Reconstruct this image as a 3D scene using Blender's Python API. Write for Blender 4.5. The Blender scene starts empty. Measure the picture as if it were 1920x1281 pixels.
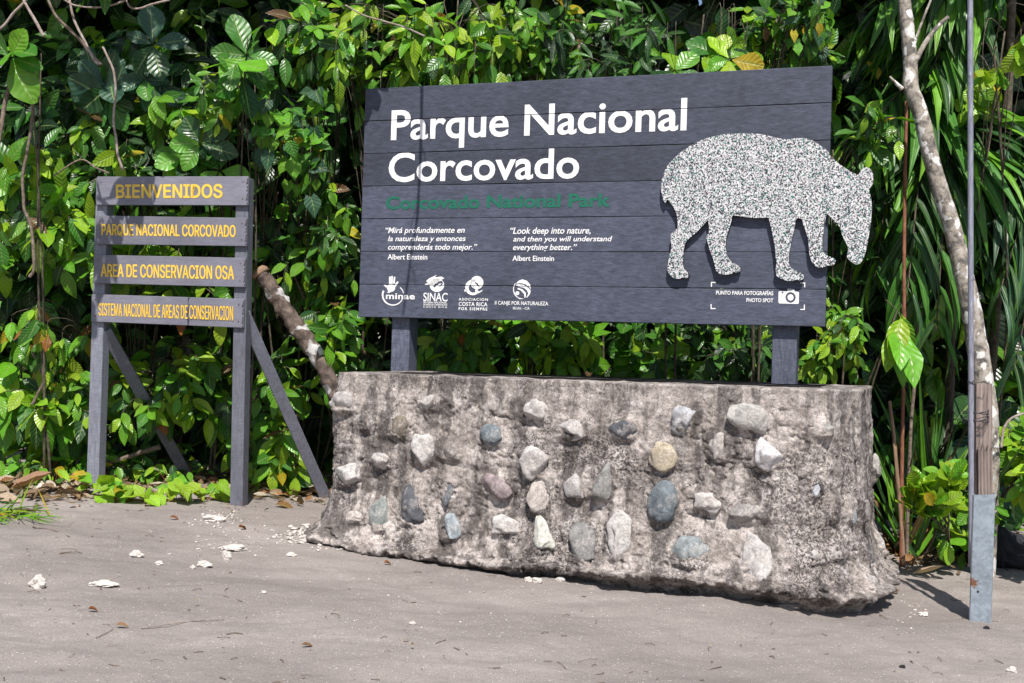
import bpy, bmesh, math, random
import numpy as np
from mathutils import Vector, Matrix
from mathutils.bvhtree import BVHTree

random.seed(7)
RNG = np.random.default_rng(7)
SC = bpy.context.scene
COL = SC.collection
PI = math.pi

# ------------------------------------------------------------------ camera
FPX = 2200.0                      # focal length in photo pixels (photo is 1920 x 1281)
ROLL, PITCH = 0.030, 14.5 / 2200.0
CAM = np.array([0.0, 0.0, 1.0])
cF = np.array([0.0, math.cos(PITCH), math.sin(PITCH)])
r0 = np.array([1.0, 0.0, 0.0]); u0 = np.cross(r0, cF)
cR = r0 * math.cos(ROLL) + u0 * math.sin(ROLL)
cU = -r0 * math.sin(ROLL) + u0 * math.cos(ROLL)

def unp(x, y, Z):
    """photo pixel at a real distance -> point of the place"""
    return CAM + cF * Z + cR * ((x - 960) / FPX * Z) - cU * ((y - 640.5) / FPX * Z)

cam_d = bpy.data.cameras.new('camera')
cam_o = bpy.data.objects.new('camera', cam_d); COL.objects.link(cam_o)
cam_o.matrix_world = Matrix(((cR[0], cU[0], -cF[0], CAM[0]), (cR[1], cU[1], -cF[1], CAM[1]),
                             (cR[2], cU[2], -cF[2], CAM[2]), (0, 0, 0, 1)))
cam_d.sensor_fit = 'HORIZONTAL'; cam_d.sensor_width = 36.0
cam_d.lens = 36.0 * FPX / 1920.0
cam_d.clip_start = 0.05; cam_d.clip_end = 500
SC.camera = cam_o

# ------------------------------------------------------------------ light
SUN_EL, SUN_AZ = math.radians(55), math.radians(4)      # sun high behind the camera, a touch to the right
sun_dir = Vector((math.sin(SUN_AZ) * math.cos(SUN_EL), -math.cos(SUN_AZ) * math.cos(SUN_EL), math.sin(SUN_EL)))
wd = bpy.data.worlds.new('World'); SC.world = wd; wd.use_nodes = True
wn = wd.node_tree.nodes; wl = wd.node_tree.links
sky = wn.new('ShaderNodeTexSky'); sky.sky_type = 'NISHITA'; sky.sun_disc = False
sky.sun_elevation = SUN_EL
sky.sun_rotation = math.atan2(sun_dir.x, sun_dir.y)
wn['Background'].inputs['Strength'].default_value = 0.092
wl.new(sky.outputs['Color'], wn['Background'].inputs['Color'])
sl = bpy.data.lights.new('sun', 'SUN'); sl.energy = 5.0; sl.angle = math.radians(0.5); sl.color = (1.0, 0.955, 0.89)
so = bpy.data.objects.new('sun', sl); COL.objects.link(so)
so.rotation_euler = (-sun_dir).to_track_quat('-Z', 'Y').to_euler()
SC.view_settings.view_transform = 'Standard'; SC.view_settings.look = 'None'
SC.view_settings.exposure = 0.42; SC.view_settings.gamma = 1.0
SC.cycles.max_bounces = 6; SC.cycles.transmission_bounces = 4; SC.cycles.transparent_max_bounces = 4

# ------------------------------------------------------------------ helpers
def H3(ix, iy, iz, seed):
    n = (ix.astype(np.int64) * 374761393 + iy.astype(np.int64) * 668265263 + iz.astype(np.int64) * 2147483647 + seed * 1274126177) & 0xffffffff
    n = ((n ^ (n >> 13)) * 1274126177) & 0xffffffff
    n = n ^ (n >> 16)
    return (n & 0xffffff) / float(0xffffff)

def vnoise(p, seed=0):
    p = np.asarray(p, float); i = np.floor(p).astype(np.int64); f = p - i
    f = f * f * (3 - 2 * f); out = 0
    for dx in (0, 1):
        for dy in (0, 1):
            for dz in (0, 1):
                w = (f[..., 0] if dx else 1 - f[..., 0]) * (f[..., 1] if dy else 1 - f[..., 1]) * (f[..., 2] if dz else 1 - f[..., 2])
                out = out + w * H3(i[..., 0] + dx, i[..., 1] + dy, i[..., 2] + dz, seed)
    return out * 2 - 1

def fbm(p, octs=4, seed=0, gain=.5):
    p = np.asarray(p, float); s = 0; a = 1.0
    for k in range(octs):
        s = s + a * vnoise(p * (2.03 ** k) + 17.3 * k, seed + k); a *= gain
    return s

def norm(v):
    v = np.asarray(v, float)
    return v / np.maximum(np.linalg.norm(v, axis=-1, keepdims=True), 1e-9)

def link(name, me, mat, parent=None):
    o = bpy.data.objects.new(name, me); COL.objects.link(o)
    if mat is not None:
        for m in (mat if isinstance(mat, (list, tuple)) else [mat]): me.materials.append(m)
    if parent is not None:
        o.parent = parent
        o.matrix_parent_inverse = parent.matrix_world.inverted()
    return o

def pymesh(name, v, f, mat, parent=None, smooth=True, uv=None, colr=None, origin=None):
    """v (N,3); f list or (M,k) array; uv/colr are per vertex"""
    v = np.asarray(v, float)
    if origin is not None: v = v - np.asarray(origin)
    me = bpy.data.meshes.new(name)
    if isinstance(f, np.ndarray):
        M, k = f.shape
        me.vertices.add(len(v)); me.vertices.foreach_set('co', v.astype(np.float32).ravel())
        me.loops.add(M * k); me.loops.foreach_set('vertex_index', f.astype(np.int32).ravel())
        me.polygons.add(M); me.polygons.foreach_set('loop_start', (np.arange(M) * k).astype(np.int32))
        me.polygons.foreach_set('loop_total', np.full(M, k, np.int32))
        me.update(calc_edges=True)
    else:
        me.from_pydata([tuple(map(float, q)) for q in v], [], [tuple(q) for q in f]); me.update()
    if smooth: me.polygons.foreach_set('use_smooth', np.ones(len(me.polygons), bool))
    if uv is not None or colr is not None:
        li = np.empty(len(me.loops), np.int32); me.loops.foreach_get('vertex_index', li)
        if uv is not None:
            l = me.uv_layers.new(name='UVMap'); l.data.foreach_set('uv', np.asarray(uv, np.float32)[li].ravel())
        if colr is not None:
            ca = me.color_attributes.new('tone', 'FLOAT_COLOR', 'POINT')
            c4 = np.ones((len(v), 4), np.float32); c4[:, :3] = colr
            ca.data.foreach_set('color', c4.ravel())
    o = link(name, me, mat)
    if origin is not None: o.location = Vector(tuple(map(float, origin)))
    if parent is not None: put(o, parent)
    return o

def put(o, parent):
    bpy.context.view_layer.update()
    o.parent = parent; o.matrix_parent_inverse = Matrix.Translation(parent.location).inverted()

def thing(name, label, cat, loc, group=None):
    o = bpy.data.objects.new(name, None); COL.objects.link(o)
    o.location = Vector(tuple(map(float, loc))); o.empty_display_size = .1
    return tag(o, label, cat, group)

def tag(o, label=None, cat=None, group=None, kind=None):
    if label: o['label'] = label
    if cat: o['category'] = cat
    if group: o['group'] = group
    if kind: o['kind'] = kind
    return o

class MB:
    """collects vertices and faces of one mesh"""
    def __init__(s): s.v = []; s.f = []; s.n = 0
    def add(s, v, f):
        s.v.append(np.asarray(v, float)); s.f += [tuple(int(i) + s.n for i in q) for q in f]; s.n += len(v)
    def build(s, name, mat, parent=None, smooth=True, **k):
        return pymesh(name, np.concatenate(s.v), s.f, mat, parent, smooth, **k)

def tube_vf(pts, rad, sides=6, rough=0, seed=0):
    pts = np.asarray(pts, float); n = len(pts); rad = np.broadcast_to(np.asarray(rad, float), (n,))
    t = norm(np.gradient(pts, axis=0)); ref = np.array([.31, .17, .93]) if abs(t[:, 2]).mean() < .8 else np.array([.95, .2, .1])
    a = norm(np.cross(t, ref)); b = np.cross(t, a)
    th = np.arange(sides) * 2 * PI / sides
    ring = np.cos(th)[None, :, None] * a[:, None, :] + np.sin(th)[None, :, None] * b[:, None, :]
    rr = np.broadcast_to(rad[:, None], (n, sides)).copy()
    if rough: rr = rr * (1 + rough * fbm((pts[:, None, :] + ring * rad[:, None, None]) * (1.2 / max(rad.max(), .01)), 3, seed))
    v = (pts[:, None, :] + ring * rr[..., None]).reshape(-1, 3)
    f = []
    for i in range(n - 1):
        for j in range(sides):
            k = (j + 1) % sides
            f.append((i * sides + j, i * sides + k, (i + 1) * sides + k, (i + 1) * sides + j))
    f.append(tuple(range(sides))[::-1]); f.append(tuple((n - 1) * sides + j for j in range(sides)))
    return v, f

def smoothline(pts, n):
    """Catmull-Rom through pts"""
    p = np.asarray(pts, float); p = np.vstack([2 * p[0] - p[1], p, 2 * p[-1] - p[-2]]); m = len(p) - 3
    out = []
    for u in np.linspace(0, m - 1e-6, n):
        i = int(u); t = u - i; a, b, c, d = p[i:i + 4]
        out.append(.5 * ((2 * b) + (-a + c) * t + (2 * a - 5 * b + 4 * c - d) * t * t + (-a + 3 * b - 3 * c + d) * t ** 3))
    return np.array(out)

def bbox_beam(p0, p1, w, d, face, bev=.004, segs=1):
    """square timber from p0 to p1; w across, d along 'face' (front normal)"""
    p0 = np.asarray(p0, float); p1 = np.asarray(p1, float); t = norm(p1 - p0)
    n = np.asarray(face, float); n = norm(n - t * (n @ t)); s = np.cross(n, t)
    bm = bmesh.new(); vs = []
    L = np.linalg.norm(p1 - p0); K = max(1, int(L / .12))
    rings = []
    for k in range(K + 1):
        c = p0 + (p1 - p0) * k / K
        rings.append([bm.verts.new(tuple(c + s * (sx * w / 2) + n * (sy * d / 2))) for sx, sy in ((-1, -1), (1, -1), (1, 1), (-1, 1))])
    for k in range(K):
        for j in range(4): bm.faces.new((rings[k][j], rings[k][(j + 1) % 4], rings[k + 1][(j + 1) % 4], rings[k + 1][j]))
    bm.faces.new(rings[0][::-1]); bm.faces.new(rings[-1])
    bm.normal_update(); bmesh.ops.recalc_face_normals(bm, faces=bm.faces)
    ed = [e for e in bm.edges if e.calc_face_angle(0) > 1.0]
    bmesh.ops.bevel(bm, geom=ed, offset=bev, segments=2, profile=.5, affect='EDGES')
    return bm

def bmobj(name, bm, mat, parent=None, smooth=False):
    me = bpy.data.meshes.new(name); bm.to_mesh(me); bm.free()
    if smooth: me.polygons.foreach_set('use_smooth', np.ones(len(me.polygons), bool))
    o = link(name, me, mat)
    if parent is not None: put(o, parent)
    return o

# ------------------------------------------------------------------ materials
class NT:
    def __init__(s, name):
        s.m = bpy.data.materials.new(name); s.m.use_nodes = True; s.t = s.m.node_tree; s.b = s.t.nodes['Principled BSDF']
        s.out = s.t.nodes['Material Output']
    def n(s, typ, **kw):
        x = s.t.nodes.new(typ)
        for k, v in kw.items(): setattr(x, k, v)
        return x
    def put(s, sock, v):
        if isinstance(v, bpy.types.NodeSocket): s.t.links.new(v, sock)
        elif isinstance(v, (tuple, list)): sock.default_value = tuple(v) if len(v) != 3 or sock.type == 'VECTOR' else tuple(v) + (1,)
        else: sock.default_value = v
    def P(s, **kw):
        for k, v in kw.items(): s.put(s.b.inputs[k.replace('_', ' ')], v)
    def co(s, scale=(1, 1, 1), kind='Object', rot=(0, 0, 0)):
        c = s.n('ShaderNodeTexCoord'); m = s.n('ShaderNodeMapping')
        m.inputs['Scale'].default_value = scale; m.inputs['Rotation'].default_value = rot
        s.t.links.new(c.outputs[kind], m.inputs[0]); return m.outputs[0]
    def noise(s, vec, scale, detail=5, rough=.55, dist=0, out='Fac'):
        x = s.n('ShaderNodeTexNoise'); s.put(x.inputs['Vector'], vec); s.put(x.inputs['Scale'], scale); s.put(x.inputs['Detail'], detail)
        s.put(x.inputs['Roughness'], rough); s.put(x.inputs['Distortion'], dist); return x.outputs[out]
    def voro(s, vec, scale, feature='F1', out='Distance', rnd=1.0):
        x = s.n('ShaderNodeTexVoronoi', feature=feature); s.put(x.inputs['Vector'], vec); s.put(x.inputs['Scale'], scale)
        s.put(x.inputs['Randomness'], rnd); return x.outputs[out]
    def ramp(s, fac, stops, interp='LINEAR'):
        x = s.n('ShaderNodeValToRGB'); x.color_ramp.interpolation = interp; e = x.color_ramp.elements
        while len(e) < len(stops): e.new(.5)
        for i, (p, c) in enumerate(stops):
            e[i].position = p; e[i].color = (c, c, c, 1) if not isinstance(c, tuple) else tuple(c) + (1,)
        s.put(x.inputs[0], fac); return x.outputs[0]
    def mix(s, fac, a, b, mode='MIX'):
        x = s.n('ShaderNodeMix', data_type='RGBA', blend_type=mode); s.put(x.inputs[0], fac); s.put(x.inputs[6], a); s.put(x.inputs[7], b); return x.outputs[2]
    def math(s, op, a, b=0.0, clamp=False):
        x = s.n('ShaderNodeMath', operation=op, use_clamp=clamp); s.put(x.inputs[0], a); s.put(x.inputs[1], b); return x.outputs[0]
    def bump(s, h, strength=.5, dist=.01, prev=None):
        x = s.n('ShaderNodeBump'); s.put(x.inputs['Height'], h); s.put(x.inputs['Strength'], strength); s.put(x.inputs['Distance'], dist)
        if prev is not None: s.put(x.inputs['Normal'], prev)
        return x.outputs[0]

def m_plain(name, c, rough=.6, metal=0, var=.25, scale=25, bump=.25, bd=.004):
    t = NT(name); v = t.co(); n = t.noise(v, scale, 6, .6)
    d = tuple(x * (1 - var) for x in c); l = tuple(min(1, x * (1 + var)) for x in c)
    t.P(Base_Color=t.ramp(n, [(.3, d), (.7, l)]), Roughness=rough, Metallic=metal, Normal=t.bump(n, bump, bd)); return t.m

def m_sand():
    t = NT('grey_sand'); v = t.co()
    big = t.noise(v, .9, 4, .5); mid = t.noise(v, 7, 5, .6); fine = t.noise(v, 170, 5, .8)
    c = t.mix(t.ramp(big, [(.38, 0.), (.62, 1.)]), (.232, .203, .188), (.318, .280, .260))
    c = t.mix(t.math('MULTIPLY', t.ramp(mid, [(.4, 0.), (.75, 1.)]), .45), c, (.205, .178, .168))
    g = t.ramp(fine, [(.34, .66), (.5, 1.), (.68, 1.28)]); c = t.mix(1.0, c, g, 'MULTIPLY')
    sp = t.voro(v, 130, out='Color'); spd = t.voro(v, 130)
    k = t.math('MULTIPLY', t.math('LESS_THAN', spd, .26), t.math('GREATER_THAN', t.n('ShaderNodeSeparateColor').outputs[0], .5))
    sep = t.n('ShaderNodeSeparateColor'); t.put(sep.inputs[0], sp)
    k1 = t.math('MULTIPLY', t.math('LESS_THAN', spd, .3), t.math('GREATER_THAN', sep.outputs[0], .93))
    k2 = t.math('MULTIPLY', t.math('LESS_THAN', spd, .3), t.math('LESS_THAN', sep.outputs[0], .05))
    c = t.mix(k1, c, (.62, .57, .53)); c = t.mix(k2, c, (.10, .08, .07))
    rip = t.noise(t.co((3, 14, 3), rot=(0, 0, .35)), 1.6, 4, .55, .6)
    b = t.bump(mid, .35, .02); b = t.bump(rip, .32, .016, b); b = t.bump(fine, .8, .006, b)
    t.P(Base_Color=c, Roughness=.95, Normal=b); t.b.inputs['Specular IOR Level'].default_value = .2
    return t.m

def m_concrete():
    t = NT('weathered_concrete'); v = t.co()
    n1 = t.noise(v, 7, 9, .72); n2 = t.noise(v, 75, 7, .75); n3 = t.noise(v, 2.4, 6, .65)
    c = t.ramp(n1, [(.32, (.19, .163, .148)), (.45, (.34, .296, .272)), (.56, (.51, .452, .422)), (.70, (.66, .60, .57))])
    c = t.mix(1.0, c, t.mix(.6, t.ramp(n2, [(.40, .42), (.50, 1.), (.62, 1.35)]), t.ramp(t.noise(v, 38, 5, .7), [(.40, .6), (.50, 1.02), (.60, 1.28)])), 'MULTIPLY')
    c = t.mix(1.0, c, t.ramp(t.noise(v, 190, 5, .8), [(.40, .62), (.5, 1.), (.60, 1.25)]), 'MULTIPLY')
    wv = t.n('ShaderNodeVectorMath', operation='SCALE'); t.put(wv.inputs[0], t.noise(v, 9, 4, .6, out='Color')); wv.inputs['Scale'].default_value = .38
    wa = t.n('ShaderNodeVectorMath', operation='ADD'); t.put(wa.inputs[0], t.co((6, 6, .85))); t.put(wa.inputs[1], wv.outputs[0])
    st = t.noise(wa.outputs[0], 1.7, 8, .66, .2)          # rain streaks
    dk = t.math('MULTIPLY', t.ramp(st, [(.485, 0.), (.555, 1.)]), t.ramp(n2, [(.38, .25), (.52, 1.)]))
    c = t.mix(t.math('MULTIPLY', dk, .80), c, (.052, .044, .042))
    bl = t.math('MULTIPLY', t.ramp(n3, [(.48, 0.), (.56, 1.)]), t.ramp(t.noise(v, 80, 6, .8), [(.48, 0.), (.53, 1.)]))
    c = t.mix(t.math('MULTIPLY', bl, .85), c, (.035, .030, .030))  # lichen blotches
    wh = t.math('MULTIPLY', t.ramp(t.noise(wa.outputs[0], 2.6, 7, .7), [(.56, 0.), (.66, 1.)]), t.ramp(t.noise(v, 120, 5, .8), [(.42, 0.), (.6, .8)]))
    c = t.mix(wh, c, (.60, .55, .53))
    b = t.bump(n2, .9, .012); b = t.bump(t.noise(v, 230, 4, .75), .7, .005, b)
    t.P(Base_Color=c, Roughness=.92, Normal=b); t.b.inputs['Specular IOR Level'].default_value = .2
    return t.m

def m_stone():
    t = NT('river_stone'); v = t.co(); oi = t.n('ShaderNodeObjectInfo')
    n = t.noise(v, 28, 7, .7, .5); n2 = t.noise(v, 110, 4, .7)
    c = t.mix(1.0, oi.outputs['Color'], t.ramp(n, [(.30, .45), (.5, .95), (.70, 1.25)]), 'MULTIPLY')
    c = t.mix(1.0, c, t.ramp(n2, [(.3, .72), (.6, 1.08)]), 'MULTIPLY')
    sp = t.ramp(t.noise(v, 38, 7, .8), [(.54, 0.), (.60, 1.)])
    c = t.mix(t.math('MULTIPLY', sp, .5), c, (.06, .055, .055))
    cm = t.math('MULTIPLY', t.ramp(t.noise(v, 13, 6, .7), [(.52, 0.), (.57, .85)]), oi.outputs['Alpha']); c = t.mix(cm, c, t.mix(t.ramp(n2, [(.4, 0.), (.6, 1.)]), (.22, .19, .172), (.46, .415, .39)))
    b = t.bump(n, .6, .012); b = t.bump(n2, .5, .004, b)
    t.P(Base_Color=c, Roughness=.8, Normal=b); return t.m

def m_board(name, c, grain=(1, 1, 1), rot=0.0, con=1.0):
    """weathered recycled plastic timber: fine slanted scratches and pale bloom"""
    t = NT(name); v = t.co()
    scr = t.noise(t.co((6, 6, 70), rot=(0, rot, 0)), 5, 5, .6, .3); gr = t.noise(t.co(grain), 14, 6, .62, .4); cl = t.noise(v, 3.0, 5, .6); fi = t.noise(v, 260, 3, .7)
    d = tuple(x * (1 - .38 * con) for x in c); l = tuple(x * (1 + .5 * con) for x in c)
    k = t.mix(t.ramp(gr, [(.3, 0.), (.72, 1.)]), d, l)
    k = t.mix(1.0, k, t.ramp(scr, [(.34, 1 - .26 * con), (.52, 1.), (.66, 1 + .42 * con)]), 'MULTIPLY')
    k = t.mix(1.0, k, t.ramp(cl, [(.3, .85), (.7, 1.2)]), 'MULTIPLY')
    k = t.mix(1.0, k, t.ramp(t.n('ShaderNodeObjectInfo').outputs['Random'], [(0., .72), (1., 1.30)]), 'MULTIPLY')
    k = t.mix(t.math('MULTIPLY', t.ramp(fi, [(.62, 0.), (.74, 1.)]), .22), k, (.42, .42, .46))
    b = t.bump(gr, .35 * con, .004); b = t.bump(scr, .4 * con, .003, b); b = t.bump(fi, .25, .0015, b)
    t.P(Base_Color=k, Roughness=.62, Normal=b); t.b.inputs['Specular IOR Level'].default_value = .4
    return t.m

def m_paint(name, c, wear=.0):
    t = NT(name); v = t.co(); n = t.noise(v, 35, 6, .7)
    k = t.mix(1.0, c, t.ramp(n, [(.3, .84), (.65, 1.06)]), 'MULTIPLY')
    if wear: k = t.mix(t.ramp(t.noise(v, 70, 6, .75), [(.60, 0.), (.70, wear)]), k, tuple(x * .45 for x in c))
    t.P(Base_Color=k, Roughness=.6, Normal=t.bump(n, .15, .002)); return t.m

def m_terrazzo():
    t = NT('speckled_plastic'); v = t.co()
    w = t.n('ShaderNodeVectorMath', operation='ADD'); t.put(w.inputs[0], v)
    ds = t.n('ShaderNodeVectorMath', operation='SCALE'); t.put(ds.inputs[0], t.noise(v, 220, 2, .5, out='Color')); ds.inputs['Scale'].default_value = .007
    t.put(w.inputs[1], ds.outputs[0])
    cell = t.voro(w.outputs[0], 190, out='Color'); sep = t.n('ShaderNodeSeparateColor'); t.put(sep.inputs[0], cell)
    W = (.56, .55, .56)
    c = t.ramp(sep.outputs[0], [(0., (.026, .026, .034)), (.25, (.10, .10, .13)), (.33, W), (.56, (.36, .35, .37)), (.72, (.70, .68, .68)), (.88, (.015, .14, .10)), (.945, (.05, .19, .16)), (.992, (.16, .03, .03))], 'CONSTANT')
    t.P(Base_Color=c, Roughness=.5); t.b.inputs['Specular IOR Level'].default_value = .35
    return t.m

def m_bark(name, cols, scale=9, patch=None, bump=.8):
    t = NT(name); v = t.co()
    n = t.noise(v, scale, 6, .62, .5); f = t.noise(t.co((1, 1, .35)), 60, 5, .7)
    c = t.ramp(n, [(.30, cols[0]), (.44, cols[1]), (.56, cols[2]), (.70, cols[3])])
    c = t.mix(1.0, c, t.ramp(f, [(.3, .7), (.65, 1.15)]), 'MULTIPLY')
    if patch:
        p = t.ramp(t.noise(v, patch[1], 3, .45, .2), [(patch[2], 0.), (patch[2] + .03, 1.)]); c = t.mix(p, c, patch[0])
    t.P(Base_Color=c, Roughness=.85, Normal=t.bump(f, bump, .008, t.bump(n, .5, .01))); return t.m

def m_leaf(name, trans=.34, rough=.36, veins=9, sheen=.5, vk=.20):
    t = NT(name); at = t.n('ShaderNodeAttribute', attribute_name='tone')
    uv = t.n('ShaderNodeUVMap'); sx = t.n('ShaderNodeSeparateXYZ'); t.put(sx.inputs[0], uv.outputs[0])
    au = t.math('ABSOLUTE', t.math('SUBTRACT', sx.outputs[0], .5))
    ph = t.math('FRACT', t.math('SUBTRACT', t.math('MULTIPLY', sx.outputs[1], float(veins)), t.math('MULTIPLY', au, 3.0)))
    vein = t.math('ABSOLUTE', t.math('SUBTRACT', ph, .5))        # 0 at the vein, .5 between
    side = t.ramp(vein, [(0., 1.), (.09, .35), (.2, 0.)]); mid = t.ramp(au, [(0., 1.), (.022, 1.), (.05, 0.)])
    nz = t.noise(t.co(), 16, 5, .65)
    c = t.mix(1.0, at.outputs['Color'], t.ramp(nz, [(.3, .78), (.7, 1.2)]), 'MULTIPLY')
    c = t.mix(t.math('MULTIPLY', side, vk), c, (.20, .30, .08)); c = t.mix(t.math('MULTIPLY', mid, .55), c, (.26, .36, .12))
    sp = t.ramp(t.noise(t.co(), 120, 3, .6), [(.70, 0.), (.735, 1.)])
    c = t.mix(t.math('MULTIPLY', sp, .7), c, (.07, .045, .02))
    hgt = t.math('SUBTRACT', t.math('MULTIPLY', vein, 1.4), t.math('MULTIPLY', mid, .6))
    b = t.bump(hgt, .55, .006)
    t.P(Base_Color=c, Roughness=t.ramp(nz, [(.3, rough - .06), (.7, rough + .12)]), Normal=b); t.b.inputs['Specular IOR Level'].default_value = sheen
    tr = t.n('ShaderNodeBsdfTranslucent'); t.put(tr.inputs['Color'], t.mix(1.0, c, (1.25, 1.25, .55), 'MULTIPLY'))
    mx = t.n('ShaderNodeMixShader'); mx.inputs[0].default_value = trans
    t.t.links.new(t.b.outputs[0], mx.inputs[1]); t.t.links.new(tr.outputs[0], mx.inputs[2]); t.t.links.new(mx.outputs[0], t.out.inputs[0])
    return t.m

def m_galv(spot):
    t = NT('galvanised_steel'); v = t.co(); c1 = t.voro(v, 70, out='Color'); n = t.noise(v, 9, 5, .6); sep = t.n('ShaderNodeSeparateColor'); t.put(sep.inputs[0], c1)
    k = t.mix(sep.outputs[0], (.30, .35, .40), (.40, .46, .52)); k = t.mix(1.0, k, t.ramp(n, [(.3, .75), (.7, 1.15)]), 'MULTIPLY')
    dn = t.n('ShaderNodeVectorMath', operation='DISTANCE'); t.put(dn.inputs[0], v); dn.inputs[1].default_value = spot
    rs = t.ramp(t.math('ADD', t.math('MULTIPLY', dn.outputs['Value'], 9.0), t.noise(v, 60, 6, .7)), [(.62, 1.), (.74, 0.)])
    rs = t.math('MAXIMUM', rs, t.ramp(t.noise(v, 14, 6, .7), [(.69, 0.), (.73, .8)])); k = t.mix(rs, k, (.16, .065, .03))
    t.P(Base_Color=k, Metallic=t.math('MULTIPLY', t.math('SUBTRACT', 1.0, rs), .55), Roughness=.5, Normal=t.bump(n, .2, .004)); return t.m

M = dict(
    sand=m_sand(), concrete=m_concrete(), stone=m_stone(),
    plank=m_board('charcoal_plank', (.047, .053, .079), (1.2, 1.2, 4), .7, .8), post=m_board('charcoal_post', (.075, .082, .115), (5, 5, 1.2)),
    slat=m_board('grey_slat', (.140, .138, .170), (1.0, 1.0, 6), .2, .32), gpost=m_board('grey_post', (.148, .152, .188), (6, 6, .9), 0, .6),
    white=m_paint('white_paint', (.80, .79, .79), .35), green=m_paint('green_paint', (.001, .120, .072)), yellow=m_paint('yellow_paint', (.74, .50, .06), .25),
    orange=m_paint('orange_edge', (.42, .19, .02)), terrazzo=m_terrazzo(), darkedge=m_plain('dark_edge', (.02, .02, .026), .7),
    screw=m_plain('screw', (.10, .035, .025), .5, .3), endgrain=m_plain('end_grain', (.035, .034, .038), .9, 0, .7, 60, .8, .01),
    pipe=None, wood=None, bag=None)

# pole metal, stake wood, bag cloth, barks
def m_pipe():
    t = NT('grey_pipe'); v = t.co(); n = t.noise(t.co((1, 1, .15)), 120, 4, .6); g = t.noise(v, 14, 5, .65)
    c = t.ramp(n, [(.3, (.17, .17, .22)), (.6, (.31, .315, .38)), (.75, (.46, .46, .52))])
    c = t.mix(t.ramp(g, [(.62, 0.), (.72, .6)]), c, (.05, .05, .06)); t.P(Base_Color=c, Metallic=.35, Roughness=.45, Normal=t.bump(n, .3, .002)); return t.m
M['pipe'] = m_pipe()
def m_wood(name, a, b, z=.08):
    t = NT(name); f = t.noise(t.co((1, 1, z)), 70, 6, .65, .3); n = t.noise(t.co(), 8, 4)
    c = t.mix(t.ramp(f, [(.3, 0.), (.7, 1.)]), a, b); c = t.mix(1.0, c, t.ramp(n, [(.3, .75), (.7, 1.15)]), 'MULTIPLY')
    t.P(Base_Color=c, Roughness=.85, Normal=t.bump(f, .8, .006)); return t.m
M['wood'] = m_wood('weathered_wood', (.13, .095, .085), (.36, .295, .265))
def m_cloth():
    t = NT('black_cloth'); w = t.noise(t.co(), 400, 2); n = t.noise(t.co(), 12, 5)
    t.P(Base_Color=t.ramp(n, [(.3, (.008, .009, .012)), (.7, (.018, .019, .025))]), Roughness=.9, Normal=t.bump(w, .4, .002, t.bump(n, .5, .02))); return t.m
M['bag'] = m_cloth()
M['bark'] = m_bark('mottled_bark', [(.055, .050, .050), (.17, .15, .135), (.38, .33, .27), (.38, .38, .40)], 17, ((.62, .60, .58), 15, .57))
M['log'] = m_bark('rotting_bark', [(.035, .026, .022), (.085, .062, .05), (.15, .11, .09), (.24, .185, .15)], 16, ((.50, .48, .48), 8, .58), 1.0)
M['logend'] = m_wood('broken_wood', (.13, .07, .04), (.40, .26, .17))
M['twig'] = m_bark('twig_bark', [(.06, .045, .035), (.13, .095, .07), (.20, .15, .12), (.28, .22, .18)], 30)
M['stem'] = m_bark('stem_bark', [(.03, .025, .018), (.065, .05, .034), (.10, .08, .055), (.14, .12, .08)], 22)
M['redstem'] = m_bark('red_stem', [(.12, .04, .022), (.20, .07, .04), (.25, .10, .055), (.30, .13, .08)], 14)
M['pale'] = m_bark('pale_twig', [(.16, .12, .10), (.27, .21, .18), (.34, .28, .25), (.42, .36, .33)], 30)
M['leaf'] = m_leaf('leaf_skin', .36, .31, 8, .5, .16); M['strap'] = m_leaf('strap_leaf_skin', .22, .40, 0, .45); M['big'] = m_leaf('large_leaf_skin', .30, .32, 7, .5, .07)
M['heart'] = m_leaf('heart_leaf_skin', .34, .5, 5, .35); M['dry'] = m_leaf('dry_leaf_skin', .15, .7, 8, .2)
M['chalk'] = m_plain('chalky_lump', (.52, .475, .44), .95, 0, .22, 40, .8, .01)
M['grass'] = m_leaf('grass_skin', .3, .5, 0, .3)

# ------------------------------------------------------------------ ground
def ground_z(x, y):
    x = np.asarray(x, float); y = np.asarray(y, float)
    p = np.stack([x, y, 0 * x], -1)
    z = -.052 * np.clip(x + 1.62, -4, 5) + .012 * np.clip(y - 7.1, -6, 4)
    near = np.clip((9 - y) / 3, .3, 1)
    z = z + near * (.026 * fbm(p * np.array([.9, 1.1, 1]), 3, 3) + .013 * fbm(p * 4.2, 3, 9))
    c, s = math.cos(.35), math.sin(.35)
    q = np.stack([(x * c + y * s) * 2.2, (-x * s + y * c) * 8.5, 0 * x], -1)
    z = z + .0060 * near * fbm(q, 3, 21)
    z = z + .0022 * near * fbm(p * 28, 3, 33)
    return z

def axis_pts(lo, hi, fine, far):
    a = np.arange(lo, hi, fine); out = [a]; s = fine; e = hi; r = []
    while e < far: r.append(e); s *= 1.25; e += s
    l = []; s = fine; e = lo - fine
    while e > -far: l.append(e); s *= 1.25; e -= s
    return np.concatenate([np.array(l[::-1]), a, np.array(r)])
gx = axis_pts(-2.6, 3.0, .017, 150); gy = axis_pts(3.1, 7.8, .017, 150)
GX, GY = np.meshgrid(gx, gy); GZ = ground_z(GX, GY)
nx, ny = len(gx), len(gy); idx = np.arange(nx * ny).reshape(ny, nx)
gf = np.stack([idx[:-1, :-1], idx[:-1, 1:], idx[1:, 1:], idx[1:, :-1]], -1).reshape(-1, 4)
tag(pymesh('ground', np.stack([GX, GY, GZ], -1).reshape(-1, 3), gf, M['sand']), kind='structure')

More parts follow.
